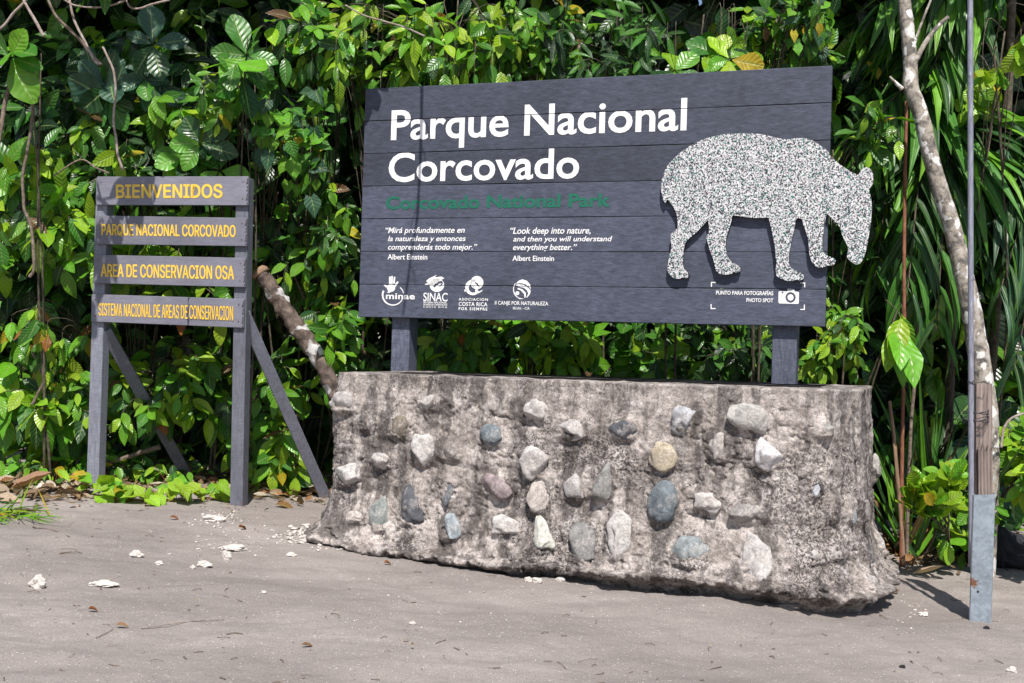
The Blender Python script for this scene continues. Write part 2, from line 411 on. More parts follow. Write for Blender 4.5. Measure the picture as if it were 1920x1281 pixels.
def gz(x, y):
    """height of the ground sheet as built (bilinear)"""
    i = min(max(int(np.searchsorted(gx, x)) - 1, 0), nx - 2); j = min(max(int(np.searchsorted(gy, y)) - 1, 0), ny - 2)
    u = (x - gx[i]) / (gx[i + 1] - gx[i]); w = (y - gy[j]) / (gy[j + 1] - gy[j])
    return float(GZ[j, i] * (1 - u) * (1 - w) + GZ[j, i + 1] * u * (1 - w) + GZ[j + 1, i] * (1 - u) * w + GZ[j + 1, i + 1] * u * w)

def gp(px, py, lift=0.0):
    """where the ray through a photo pixel meets the ground"""
    d = norm(cF + cR * ((px - 960) / FPX) - cU * ((py - 640.5) / FPX)); t = 5.0
    for _ in range(24):
        p = CAM + d * t; t += (p[2] - gz(p[0], p[1])) / max(.12, -d[2]) * .8
    p = CAM + d * t; p[2] = gz(p[0], p[1]) + lift; return p

# ------------------------------------------------------------------ frame of the large sign: s along it, t towards the viewer, z up
P0 = np.array([-.944, 7.179, 0.0]); P1 = np.array([1.668, 6.265, 0.0])
SD = norm(P1 - P0); SN = np.array([SD[1], -SD[0], 0.0]); WID = np.linalg.norm(P1 - P0)
Z0, Z1 = 1.169, 2.569
def S(s, t, z): return P0 + SD * s + SN * t + np.array([0, 0, z])
def onplane(px, py, t=0.0, o=P0, n=SN, d=SD):
    """pixel -> (s, z) on the vertical plane t in front of the sign face"""
    r = cF + cR * ((px - 960) / FPX) - cU * ((py - 640.5) / FPX)
    k = ((o + n * t - CAM) @ n) / (r @ n); p = CAM + r * k
    return np.array([(p - o) @ d, p[2]])

# ------------------------------------------------------------------ stone plinth
def plinth():
    s0, s1, R = .285, 3.00, .46; tf = .83; rl = .07
    path = []
    def seg(a, b, n):
        for k in range(n): path.append(np.array(a) + (np.array(b) - np.array(a)) * k / n)
    def arc(c, r, a0, a1, n):
        for k in range(n): a = a0 + (a1 - a0) * k / n; path.append(np.array([c[0] + r * math.cos(a), c[1] + r * math.sin(a)]))
    ds = .0075
    seg((s0, -.45), (s0, tf - rl), 70)
    arc((s0 + rl, tf - rl), rl, PI, PI / 2, 16)
    seg((s0 + rl, tf), (s1 - R, tf), int((s1 - R - s0) / ds))
    arc((s1 - R, tf - R), R, PI / 2, 0, int(R * PI / 2 / ds))
    seg((s1, tf - R), (s1, -.45), 80); path.append(np.array([s1, -.45]))
    path = np.array(path); tg = norm(np.gradient(path, axis=0)); nr = np.stack([-tg[:, 1], tg[:, 0]], -1)
    nu = len(path)
    # rows: inner top -> rim -> face -> flare -> lip -> under the lip
    ztop = .848 + .007 * (path[:, 0] - s0) / (s1 - s0)
    base = np.array([S(p[0], p[1] + .0, 0) for p in path])
    zlip = ground_z(base[:, 0] + SN[0] * .2, base[:, 1] + SN[1] * .2) + .016 + .052 * np.clip((path[:, 0] - 1.0) / 1.0, 0, 1)
    rows = []
    for k in (.30, .2, .1, .05, .022): rows.append(('top', k))
    for a in np.linspace(0, PI / 2, 5): rows.append(('rim', a))
    for v in np.linspace(.02, 1, 125): rows.append(('face', v))
    for v in (.25, .5, .75, 1): rows.append(('lip', v))
    for v in (.3, .6, 1): rows.append(('under', v))
    V = np.zeros((len(rows), nu, 3)); amp = np.zeros((len(rows), nu)); out = np.zeros((len(rows), nu)); rr = .011
    left = np.clip(1 - (path[:, 0] - s0) / .35, 0, 1)
    for i, (k, v) in enumerate(rows):
        if k == 'top': off = np.full(nu, -rr - v); z = ztop; a = .12
        elif k == 'rim': off = np.full(nu, -rr + rr * math.sin(v)); z = ztop - rr + rr * math.cos(v); a = .3
        elif k == 'face':
            z = (ztop - rr) + (zlip + .03 - ztop + rr) * v; h = (z - zlip)
            off = .065 * (1 - h / .85) + .10 * np.clip(1 - h / .30, 0, 1) ** 2 + .03 * np.clip(1 - h / .09, 0, 1) ** 2; a = .3 + .7 * min(1, v * 5)
        elif k == 'lip':
            off = .195 + .015 * math.sin(v * PI) - .01 * v; off = np.full(nu, off); z = zlip + .03 * (1 - v) - .008 * v; a = 1.
        else: off = np.full(nu, .185 - .14 * v); z = zlip - .01 - .10 * v * v; a = .4
        off = off * np.where(nr[:, 0] < -.3, .55, 1.0 - .30 * np.clip(nr[:, 0], 0, 1)); p2 = path + nr * (off + left * np.clip(off, 0, 1) * .05)[:, None]
        V[i] = P0 + p2[:, :1] * SD + p2[:, 1:] * SN + np.stack([0 * z, 0 * z, z], -1)
        amp[i] = a
    N3 = nr[:, :1] * SD + nr[:, 1:] * SN; N3 = np.broadcast_to(N3, V.shape)
    idx = np.arange(len(rows) * nu).reshape(len(rows), nu)
    F = np.stack([idx[:-1, :-1], idx[1:, :-1], idx[1:, 1:], idx[:-1, 1:]], -1).reshape(-1, 4)
    # where each embedded stone sits (photo pixels, half width, half height, turn, colour)
    W_, G_, B_, D_, C_, P_, O_ = (.50, .465, .445), (.31, .29, .275), (.155, .185, .205), (.085, .088, .10), (.50, .42, .31), (.25, .195, .20), (.22, .185, .14)
    ST = [(647, 755, 22, 18, .5, W_), (805, 755, 15, 12, .3, W_), (687, 795, 9, 13, 0, G_), (751, 799, 13, 21, -.3, O_), (797, 842, 21, 28, .35, W_),
          (923, 816, 19, 17, -.5, B_), (1007, 772, 20, 19, -.3, W_), (1077, 805, 27, 18, -.35, W_), (1168, 806, 21, 17, -.6, D_), (1281, 783, 17, 28, -.5, (.46, .46, .48)),
          (1403, 783, 31, 27, .1, (.40, .385, .36)), (1346, 836, 15, 26, .1, (.42, .38, .36)), (1246, 852, 26, 27, .2, C_), (1437, 857, 23, 25, -.4, (.58, .55, .56)),
          (718, 863, 16, 13, -.3, W_), (656, 891, 22, 22, -.5, (.52, .49, .47)), (848, 850, 20, 12, -.55, (.20, .175, .16)), (1000, 866, 22, 26, -.5, W_),
          (772, 947, 20, 41, .2, D_), (845, 923, 10, 24, -.2, (.115, .13, .15)), (933, 914, 29, 15, -.5, P_), (1012, 935, 18, 28, .1, (.42, .37, .34)), (1076, 915, 17, 22, .1, (.50, .47, .46)),
          (1135, 905, 16, 33, -.25, (.27, .265, .255)), (1246, 943, 25, 36, -.2, B_), (1325, 938, 24, 18, -.2, W_), (1395, 962, 30, 17, .25, G_),
          (713, 963, 19, 28, -.1, (.25, .275, .265)), (848, 990, 14, 22, .35, (.34, .38, .41)), (951, 987, 25, 18, -.15, W_), (1021, 1003, 19, 31, .4, (.55, .54, .48)),
          (1092, 1018, 26, 33, .4, (.21, .205, .20)), (1166, 1003, 22, 44, .1, W_), (1293, 1034, 32, 27, .25, (.24, .265, .275)), (1416, 1050, 25, 43, .12, W_),
          (1525, 919, 10, 14, 0, (.40, .43, .48)), (1545, 805, 11, 15, -.2, (.33, .32, .30)), (1594, 958, 7, 20, -.1, (.24, .27, .29)), (1557, 957, 10, 19, .3, (.22, .19, .165)),
          (1617, 960, 8, 20, .2, (.30, .275, .265)), (1623, 1037, 10, 18, .1, D_), (1646, 1020, 11, 19, .1, (.45, .425, .41)), (1637, 880, 13, 25, .3, (.42, .39, .37)),
          (1628, 1092, 11, 15, 0, W_), (1526, 1044, 12, 10, -.4, W_), (1563, 1035, 20, 13, .4, (.45, .40, .38)), (668, 970, 16, 9, .1, (.42, .37, .34)), (1175, 868, 0, 0, 0, G_)]
    bvh = BVHTree.FromPolygons([tuple(p) for p in V.reshape(-1, 3)], [tuple(map(int, q)) for q in F])
    hits = []
    for (px, py, w, h, a, c) in ST:
        if w == 0: continue
        d = cF + cR * ((px - 960) / FPX) - cU * ((py - 640.5) / FPX)
        loc, nn, i, dist = bvh.ray_cast(Vector(CAM), Vector(norm(d)))
        if loc is None: continue
        z = (np.array(loc) - CAM) @ cF; n = np.array(nn); n = n if n @ d < 0 else -n
        hits.append((np.array(loc), n, w * z / FPX, h * z / FPX, a, c))
    # cement that lumps round the stones and runs down below them
    D = .015 * fbm(V * 3.2, 3, 5) + .009 * fbm(V * 9, 4, 11) + .006 * fbm(V * 34, 4, 15, .65)
    cr = fbm(V * 11, 3, 17); D = D - .014 * np.exp(-(cr / .045) ** 2) * (fbm(V * 3, 2, 19) > .05)
    strk = fbm(V * np.array([13., 13., 1.5]), 3, 44); D = D + (.0035 + .008 * np.clip((np.arange(nu) - nu * .62) / (nu * .1), 0, 1))[None, :] * strk
    up = np.array([0, 0, 1.])
    for (c, n, w, h, a, cc) in hits:
        tx = norm(np.cross(up, n)); q = V - c; x = q @ tx; z = q[..., 2]; nn = q @ n
        r = np.sqrt((x / (w + .022)) ** 2 + (z / (h + .022)) ** 2); g = np.exp(-(r / 1.05) ** 4) * (abs(nn) < .25)
        D = D + .026 * g
        run = np.exp(-(x / (w * .75)) ** 2) * np.clip(1 - (-z - h) / .22, 0, 1) * (z < -h * .6) * (abs(nn) < .25); D = D + .010 * run
        D = D - .018 * np.exp(-((x / (w * .9)) ** 2 + ((z + h + .018) / .02) ** 2)) * (abs(nn) < .25)
    hg = V[..., 2] - zlip[None, :]
    crumb = np.clip(1 - hg / .16, 0, 1)
    D = D + crumb * (.026 * (1 - 2 * abs(fbm(V * 14, 3, 61))) + .020 * (.5 - abs(fbm(V * 34, 3, 63))) + .016 * fbm(V * np.array([4., 4, 4]), 2, 71))
    V2 = V + N3 * (D * amp)[..., None]
    V2[..., 2] += (crumb * amp * .012 * fbm(V * 13, 3, 81))
    top = np.array([r[0] == 'top' for r in rows]); V2[top, :, 2] += .004 * fbm(V[top] * 14, 3, 90)
    ctr = S(1.6, .2, 0); ctr[2] = float(ground_z(ctr[0], ctr[1]))
    root = thing('stone_plinth', 'mottled concrete plinth studded with river stones under the large sign', 'plinth', ctr)
    body = MB(); F2 = [tuple(map(int, q)) for q in F]
    vv = V2.reshape(-1, 3)
    # close the top with a slab a little lower than the rim's inner edge
    body.add(vv, F2)
    inner = [int(idx[0, j]) for j in range(nu)]
    body.f.append(tuple(inner[::-1]))
    body.build('body', M['concrete'], root)
    for k, (c, n, w, h, a, cc) in enumerate(hits):
        bm = bmesh.new(); bmesh.ops.create_icosphere(bm, subdivisions=4, radius=1.0)
        p = np.array([v.co[:] for v in bm.verts]); sd = k * 7 + 3
        ang = .20 if cc in (B_, O_) else .45
        q = p * (1 + ang * fbm(p * 1.05 + sd, 2, sd)[:, None] + .10 * fbm(p * 2.6 + sd, 3, sd + 1)[:, None])
        for _ in range(8 if ang > .3 else 1):                 # knock flat facets
            fn = norm(RNG.normal(size=3)); dd = q @ fn; lim = (.60 if ang > .3 else .74) + .16 * RNG.random(); q = q - np.clip(dd - lim, 0, None)[:, None] * fn * .8
        q = q + p * (.02 * fbm(p * 9 + sd, 2, sd + 2)[:, None])
        dpt = min(w, h) * .70 + .010
        q = q / (np.abs(q).max(0) * .92 + .08); x, y = q[:, 0] * w * 1.24, q[:, 1] * h * 1.22; ca, sa = math.cos(a), math.sin(a)
        tx = norm(np.cross(up, n)); ty = np.cross(n, tx)
        ww = (x * ca - y * sa)[:, None] * tx + (x * sa + y * ca)[:, None] * ty + (q[:, 2] * dpt)[:, None] * n
        for v_, co in zip(bm.verts, ww): v_.co = co
        o = bmobj('stone', bm, M['stone'], None, True); o.location = Vector(tuple(c + n * (.012 + .06 * dpt))); put(o, root); jit = .85 + .25 * RNG.random(); o.color = tuple(x_ * jit for x_ in cc) + ((1.0 if k % 2 else .7) if cc in (W_, G_) else .4,)
    return root
plinth()

# ------------------------------------------------------------------ lettering
import os
try: FONT = bpy.data.fonts.load(os.path.join(bpy.utils.system_resource('DATAFILES', path='fonts'), 'Inter.woff2'))   # Blender's own interface font
except Exception: FONT = None

def glyphs(body, bold=.0, shear=0.0, depth=.0015, space=1.0, res=4, plain=False):
    cu = bpy.data.curves.new('lettering', 'FONT'); cu.body = body
    if FONT and not plain: cu.font = FONT
    cu.size = 1.0; cu.offset = bold if plain else 0.0; cu.shear = shear
    cu.extrude = 0.0; cu.space_character = space; cu.resolution_u = res; cu.fill_mode = 'FRONT'
    o = bpy.data.objects.new('lettering', cu); COL.objects.link(o)
    dg = bpy.context.evaluated_depsgraph_get(); me = bpy.data.meshes.new_from_object(o.evaluated_get(dg))
    bpy.data.objects.remove(o); bpy.data.curves.remove(cu)
    bm = bmesh.new(); bm.from_mesh(me); bpy.data.meshes.remove(me)
    for f in bm.faces: f.smooth = False
    return bm

def thicken(bm, d):
    bmesh.ops.remove_doubles(bm, verts=bm.verts, dist=1e-6)
    r = bmesh.ops.extrude_face_region(bm, geom=list(bm.faces), use_keep_orig=True)
    for v in [g for g in r['geom'] if isinstance(g, bmesh.types.BMVert)]: v.co.z += d
    bmesh.ops.recalc_face_normals(bm, faces=bm.faces)

def heavier(bm, r, step=.00004, n=8):
    """a bold weight: the flat glyphs once in the middle and n times round it, each a hair higher than the last"""
    me = bpy.data.meshes.new('tmp'); bm.to_mesh(me)
    for k in range(n):
        a = 2 * PI * (k + .5) / n; old = set(bm.verts); bm.from_mesh(me)
        for v in bm.verts:
            if v not in old: v.co.x += r * math.cos(a); v.co.y += r * math.sin(a); v.co.z -= step * (k + 1)
    bpy.data.meshes.remove(me); return bm

def lay(bm, quad, frame, depth, t0, name, mat, parent, cuts=(), gap=.004, weight=0.0):
    """map the glyphs' box onto the quad (BL, BR, TL, TR in sign (s,z)) of a sign, raised by depth"""
    xs = [v.co.x for v in bm.verts]; ys = [v.co.y for v in bm.verts]; x0, x1, y0, y1 = min(xs), max(xs), min(ys), max(ys)
    BL, BR, TL, TR = [np.array(q) for q in quad]
    for v in bm.verts:
        u = (v.co.x - x0) / (x1 - x0); w = (v.co.y - y0) / (y1 - y0)
        p = BL * (1 - u) * (1 - w) + BR * u * (1 - w) + TL * (1 - u) * w + TR * u * w; v.co = (p[0], p[1], 0)
    if weight:
        cx, cy = np.mean([v.co.x for v in bm.verts]), np.mean([v.co.y for v in bm.verts]); xs = [v.co.x for v in bm.verts]; ys = [v.co.y for v in bm.verts]
        kx = 1 - 2 * weight / max(max(xs) - min(xs), .001); ky = 1 - 2 * weight / max(max(ys) - min(ys), .001); mx, my = (max(xs) + min(xs)) / 2, (max(ys) + min(ys)) / 2
        for v in bm.verts: v.co.x = mx + (v.co.x - mx) * kx; v.co.y = my + (v.co.y - my) * ky
        heavier(bm, weight)
    for c in cuts:
        lo, hi = [q.co.y for q in bm.verts if True], None
        if min(lo) < c < max(lo):
            for cc in (c - gap / 2, c + gap / 2):
                bmesh.ops.bisect_plane(bm, geom=bm.verts[:] + bm.edges[:] + bm.faces[:], plane_co=(0, cc, 0), plane_no=(0, 1, 0))
            kill = [f for f in bm.faces if abs(f.calc_center_median().y - c) < gap / 2]
            bmesh.ops.delete(bm, geom=kill, context='FACES')
    thicken(bm, depth)
    for v in bm.verts: v.co = Vector(tuple(frame(v.co.x, t0 + v.co.z, v.co.y)))
    bmesh.ops.recalc_face_normals(bm, faces=bm.faces)
    return bmobj(name, bm, mat, parent)

def rect(l, r, b, t, plane):
    """quad from the ink's left, right, bottom and top points in the photo"""
    s0 = plane(*l)[0]; s1 = plane(*r)[0]; z0 = plane(*b)[1]; z1 = plane(*t)[1]
    return ((s0, z0), (s1, z0), (s0, z1), (s1, z1))

# ------------------------------------------------------------------ the large park sign
def poly_bm(rings):
    """flat shape from closed outlines: first is the outside, the rest are holes"""
    bm = bmesh.new(); es = []
    for r in rings:
        vs = [bm.verts.new((float(p[0]), float(p[1]), 0)) for p in r]
        es += [bm.edges.new((vs[i], vs[(i + 1) % len(vs)])) for i in range(len(vs))]
    if len(rings) == 1: bm.faces.new(vs)
    else: bmesh.ops.triangle_fill(bm, use_beauty=True, use_dissolve=False, edges=es)
    return bm

def join_bm(parts):
    out = bmesh.new()
    for b in parts:
        me = bpy.data.meshes.new('tmp'); b.to_mesh(me); b.free(); out.from_mesh(me); bpy.data.meshes.remove(me)
    return out

def ell(cx, cy, rx, ry, a0=0, a1=2 * PI, n=28, rot=0):
    th = np.linspace(a0, a1, n, endpoint=abs(a1 - a0) < 6.28)
    x = rx * np.cos(th); y = ry * np.sin(th); c, s = math.cos(rot), math.sin(rot)
    return [(cx + a * c - b * s, cy + a * s + b * c) for a, b in zip(x, y)]

def arcband(cx, cy, rx, ry, a0, a1, w0, w1=None, n=24):
    """a stroke along an arc, width w0 at the start and w1 at the end"""
    w1 = w0 if w1 is None else w1; th = np.linspace(a0, a1, n); w = np.linspace(w0, w1, n) / 2
    o = [(cx + (rx + ww) * math.cos(t), cy + (ry + ww) * math.sin(t)) for t, ww in zip(th, w)]
    i = [(cx + (rx - ww) * math.cos(t), cy + (ry - ww) * math.sin(t)) for t, ww in zip(th, w)]
    return o + i[::-1]

TAPIR = [(65,400),(68,372),(75,350),(95,300),(130,258),(180,210),(240,170),(310,135),(390,112),(460,100),(560,96),(650,100),(710,112),(760,124),(820,132),(870,126),(930,126),(975,140),(1020,170),(1060,200),(1085,235),(1120,270),(1160,300),(1200,325),(1245,344),(1262,318),(1285,303),(1305,302),(1325,318),(1335,345),(1336,375),(1330,410),(1315,425),(1312,440),(1322,480),(1328,530),(1325,600),(1318,660),(1308,720),(1295,790),(1280,840),(1262,872),(1240,884),(1215,875),(1190,855),(1178,830),(1185,800),(1180,770),(1165,740),(1150,710),(1140,670),(1120,640),(1090,610),(1060,580),(1052,600),(1045,650),(1035,720),(1030,770),(1035,800),(1050,825),(1080,838),(1105,850),(1110,870),(1095,888),(1070,892),(1058,890),(1045,899),(1020,903),(995,898),(970,870),(955,830),(950,780),(945,730),(930,680),(915,640),(908,612),(875,610),(865,660),(850,720),(838,780),(830,830),(830,870),(840,900),(870,920),(905,935),(922,955),(915,970),(895,980),(880,974),(850,983),(810,980),(780,968),(755,950),(750,920),(755,880),(750,830),(745,780),(735,720),(725,670),(712,620),(705,603),(650,605),(590,602),(520,592),(490,592),(485,620),(470,670),(455,720),(450,770),(455,810),(465,840),(490,870),(525,890),(540,908),(535,925),(512,932),(496,928),(485,940),(450,945),(415,940),(395,925),(385,890),(375,850),(355,800),(345,760),(335,725),(338,705),(350,690),(345,620),(335,625),(310,655),(275,690),(240,720),(210,750),(200,790),(195,840),(195,890),(205,915),(228,940),(230,955),(215,965),(190,962),(180,968),(165,970),(140,965),(115,945),(102,920),(105,870),(115,820),(125,780),(120,740),(122,705),(140,685),(160,665),(162,630),(155,580),(140,545),(120,515),(100,493),(90,514),(80,505),(70,480),(63,440)]

def park_sign():
    ctr = S(WID / 2, 0, .9)
    root = thing('park_sign', 'large charcoal plank park sign with white lettering and a speckled tapir cutout', 'sign', ctr)
    Bm = M['plank']; zs = np.linspace(Z0, Z1, 8); TH = .045
    text = lambda *a, **k: glyphs(*a, **k)
    gq = rect((724, 379), (1145, 376), (737, 393), (1131.6, 362), onplane)
    def framed(x, t, z): return S(x, t, z)
    g = glyphs('Corcovado National Park', .028, plain=True)
    for i in range(7):
        a, b = zs[i] + .0014, zs[i + 1] - .0014
        bm = bmesh.new(); K = 40; rings = []
        for k in range(K + 1):
            s = WID * k / K; wob = .0007 * math.sin(k * .37 + i * 2.1)
            rings.append([bm.verts.new((s, t, z + (wob if 0 < k < K else 0))) for t, z in ((0, a), (0, b), (-TH, b), (-TH, a))])
        for k in range(K):
            for j in range(4): bm.faces.new((rings[k][j], rings[k][(j + 1) % 4], rings[k + 1][(j + 1) % 4], rings[k + 1][j]))
        bm.faces.new(rings[0]); bm.faces.new(rings[-1]); bmesh.ops.recalc_face_normals(bm, faces=bm.faces)
        ed = [e for e in bm.edges if e.calc_face_angle(0) > 1.0]
        bmesh.ops.bevel(bm, geom=ed, offset=.0030, segments=2, profile=.5, affect='EDGES')
        for v in bm.verts: v.co = Vector(tuple(S(v.co.x, v.co.y, v.co.z)))
        bmesh.ops.recalc_face_normals(bm, faces=bm.faces)
        me = bpy.data.meshes.new('plank'); bm.to_mesh(me); bm.free()
        o = bpy.data.objects.new('plank', me); COL.objects.link(o); me.materials.append(Bm)
        put(o, root)
    o = lay(g, gq, framed, .0012, 0.0006, 'lettering', M['green'], root); o['label'] = 'green lettering'
    cuts = [float(z) for z in zs[1:-1]]
    def W(body, l, r, b, t, bold=.012, shear=0, space=1.0, mat='white'):
        q = rect(l, r, b, t, onplane)
        return lay(glyphs(body, bold, shear, space=space, plain=True), q, framed, .0012, .0006, 'lettering', M[mat], root, cuts)
    W('Parque Nacional', (733, 263), (1287, 245), (868, 277), (1281, 184), .016)
    W('Corcovado', (729, 315), (1086, 315), (771, 341.6), (1034, 278), .016)
    q = .012
    W('\u201cMir\u00e1 profundamente en', (723, 430), (871.5, 435), (763, 440.6), (725, 426.5), q, .22)
    W('la naturaleza y entonces', (727.7, 448.8), (873.4, 448.8), (811.7, 455.5), (730, 442.8), q, .22)
    W('comprender\u00e1s todo mejor.\u201d', (727.7, 465), (895, 461), (746.7, 471.8), (891.6, 457.7), q, .22)
    W('Albert Einstein', (727, 482.6), (801.4, 482.6), (741, 486.9), (741, 476.8), q)
    W('\u201cLook deep into nature,', (957, 431), (1107.5, 436.6), (1024, 442.5), (965, 426.5), q, .22)
    W('and then you will understand', (962.5, 450), (1148, 448.8), (1028, 456), (1147.5, 442.8), q, .22)
    W('everything better.\u201d', (962, 466), (1081.7, 461), (982, 472.6), (1078, 458), q, .22)
    W('Albert Einstein', (961, 485), (1039, 485), (979.6, 489.6), (979.6, 479.6), q)
    W('minae', (723.8, 556), (778, 556), (746, 561.3), (740, 550), .02, space=1.05)
    W('SINAC', (794, 556), (839.4, 556), (800, 565), (800, 549), .008)
    W('SISTEMA NACIONAL', (794, 566), (838.5, 566), (800, 568.9), (800, 565.6), .01)
    W('DE AREAS DE CONSERVACION', (794, 571), (838.5, 571), (800, 572.9), (800, 569.7), .01)
    W('COSTA RICA', (794, 575), (838.5, 575), (800, 577.2), (800, 573.8), .01, space=1.5)
    W('ASOCIACION', (860.3, 561), (915, 561), (880, 564), (880, 559), .02, space=1.35)
    W('COSTA RICA', (860.3, 570), (914, 570), (880, 574.2), (880, 566.6), .015, space=1.1)
    W('POR SIEMPRE', (860, 579), (914, 579), (880, 582), (880, 576.4), .025, space=1.35)
    W('II CANJE POR NATURALEZA', (928, 569), (1028, 569), (970, 574.3), (970, 565), .010)
    W('EE.UU. - C.R.', (962, 578), (993.8, 578), (975, 580.4), (975, 576), .015)
    W('PUNTO PARA FOTOGRAF\u00cdAS', (1342.7, 549), (1450, 549), (1390, 553.3), (1440, 544.4), .02)
    W('PHOTO SPOT', (1399.6, 563), (1450, 563), (1420, 566.8), (1420, 559.4), .02)
    # emblems, drawn in photo-pixel outlines and carried onto the board
    def emblem(shapes, name='emblem'):
        bm = join_bm([poly_bm(r if isinstance(r[0], list) else [r]) for r in shapes])
        for v in bm.verts:
            s, z = onplane(v.co.x, v.co.y); v.co = (s, z, 0)
        xs = [v.co.x for v in bm.verts]; ys = [v.co.y for v in bm.verts]
        quad = ((min(xs), min(ys)), (max(xs), min(ys)), (min(xs), max(ys)), (max(xs), max(ys)))
        return lay(bm, quad, framed, .0012, .0004, name, M['white'], root, cuts)
    k = lambda x, y: (690 + x / 5.333, 500 + y / 5.333)
    ks = lambda pts: [k(*p) for p in pts]
    # open ring with a raised hand
    emblem([ks(arcband(250, 285, 108, 100, -.85, -.18, 9, 7)), ks(arcband(250, 285, 103, 100, 2 * PI + .45 - 2 * PI, PI + .45, 9, 17)),
            ks(ell(232, 213, 41, 40, n=22)), ks([(211, 172), (211, 108), (216, 98), (224, 98), (228, 108), (228, 172)]),
            ks([(232, 170), (233, 100), (238, 92), (246, 93), (249, 102), (248, 170)]), ks([(253, 170), (258, 108), (265, 100), (272, 103), (274, 112), (268, 172)]),
            ks([(266, 180), (290, 152), (300, 148), (306, 156), (290, 186), (274, 205)]), ks([(196, 215), (176, 205), (156, 184), (164, 180), (186, 188), (200, 192)]),
            ks([(205, 245), (240, 250), (215, 262), (190, 264)])])
    # crested bird over a globe
    emblem([[ks(ell(690, 186, 72, 68, n=30)), ks([(668, 176), (700, 150), (740, 142), (752, 165), (735, 195), (700, 205), (720, 190), (738, 168), (712, 172), (690, 190), (664, 212), (650, 200)])],
            ks([(582, 145), (612, 118), (688, 84), (668, 108), (735, 100), (765, 118), (716, 140), (690, 165), (650, 182), (612, 176), (600, 164)]),
            ks([(596, 168), (612, 180), (585, 186), (571, 192), (575, 172)]), ks([(604, 140), (640, 116), (648, 118), (612, 146)])])
    # overlapping discs
    emblem([[ks(ell(1090, 160, 64, 66, n=30)), ks([(1032, 156), (1066, 150), (1100, 170), (1122, 212), (1100, 196), (1075, 170), (1050, 168)])],
            ks(arcband(1052, 212, 62, 62, .55, 2 * PI - 1.25, 20, 44)), ks([(962, 238), (984, 215), (990, 248), (966, 250)]),
            ks([(1040, 210), (1062, 182), (1056, 214)]), ks(ell(1086, 240, 13, 22, n=14)), ks([(1096, 262), (1148, 230), (1140, 246), (1110, 266)])])
    # disc with waves and a ball
    emblem([ks([(1478, 172), (1510, 140), (1545, 128), (1590, 142), (1622, 180), (1628, 228), (1612, 205), (1570, 174), (1520, 165)]),
            ks([(1474, 184), (1508, 176), (1560, 184), (1606, 216), (1628, 240), (1620, 275), (1596, 306), (1582, 316), (1604, 270), (1592, 240), (1560, 212), (1510, 202)]),
            ks(arcband(1540, 228, 84, 94, PI * .62, PI * 1.22, 12, 7)), ks(ell(1494, 266, 20, 20, n=18)),
            ks([(1500, 212), (1545, 228), (1578, 262), (1580, 300), (1566, 316), (1562, 276), (1530, 240), (1494, 226)]),
            ks([(1480, 296), (1510, 312), (1560, 322), (1520, 326), (1488, 312)])])
    # camera pictogram and its corner marks
    c = lambda x, y: (1220 + x / 3.202, 220 + y / 3.202)
    cs = lambda pts: [c(*p) for p in pts]
    body = [(772, 1045), (820, 1046), (822, 1028), (862, 1030), (864, 1047), (886, 1048), (891, 1054), (889, 1116), (884, 1121), (773, 1118), (767, 1112), (768, 1050)]
    emblem([[cs(body), cs(ell(840, 1082, 31, 32, n=26)), cs(ell(792, 1053, 6, 6, n=10))], cs(ell(840, 1082, 18, 19, n=20))], 'camera_pictogram')
    L = lambda x, y, dx, dy, w=6: cs([(x, y), (x + dx, y), (x + dx, y + math.copysign(w, dy)), (x + math.copysign(w, dx), y + math.copysign(w, dy)), (x + math.copysign(w, dx), y + dy), (x, y + dy)])
    for q_ in ((362, 989, 30, 29), (928, 992, -28, 29), (360, 1152, 30, -30), (926, 1157, -28, -32)): emblem([L(*q_)], 'corner_mark')
    # posts on the plinth
    for px, w in ((744, .135), (1469, .15)):
        s = onplane(px, 640)[0]
        bmobj('post', bbox_beam(S(s, -TH - .068, .83), S(s, -TH - .068, 2.5), w * .88, .13, SN, .006), M['post'], root)
    # tapir cutout standing proud of the planks on battens
    TT = .036
    ring = smoothline([onplane(*c(*p), t=TT) for p in TAPIR] + [onplane(*c(*TAPIR[0]), t=TT)], len(TAPIR) * 3)[:-1]
    bm = poly_bm([ring]); bmesh.ops.triangulate(bm, faces=bm.faces[:]); thicken(bm, .024)
    side = M['darkedge']
    for v in bm.verts: v.co = Vector(tuple(S(v.co.x, TT - .024 + v.co.z, v.co.y)))
    bmesh.ops.recalc_face_normals(bm, faces=bm.faces)
    n = Vector(tuple(SN))
    for f in bm.faces: f.material_index = 0 if f.normal.dot(n) > .5 else 1
    o = bmobj('tapir_cutout', bm, [M['terrazzo'], side], root); o['label'] = 'black and white speckled tapir silhouette with green flecks'
    for (px, py) in ((1330, 330), (1470, 350), (1500, 300)):
        s, z = onplane(px, py)
        bmobj('batten', bbox_beam(S(s, .005, z - .10), S(s, .005, z + .10), .05, .012, SN, .002), M['post'], o)
    return root
park_sign()

# ------------------------------------------------------------------ the small welcome sign
Q0 = np.array([-2.621, 7.300, 0.0]); Q1 = np.array([-1.628, 7.097, 0.0])
QD = norm(Q1 - Q0); QN = np.array([QD[1], -QD[0], 0.0])
def T(s, t, z): return Q0 + QD * s + QN * t + np.array([0, 0, z])
def onq(px, py, t=0.0): return onplane(px, py, t, Q0, QN, QD)

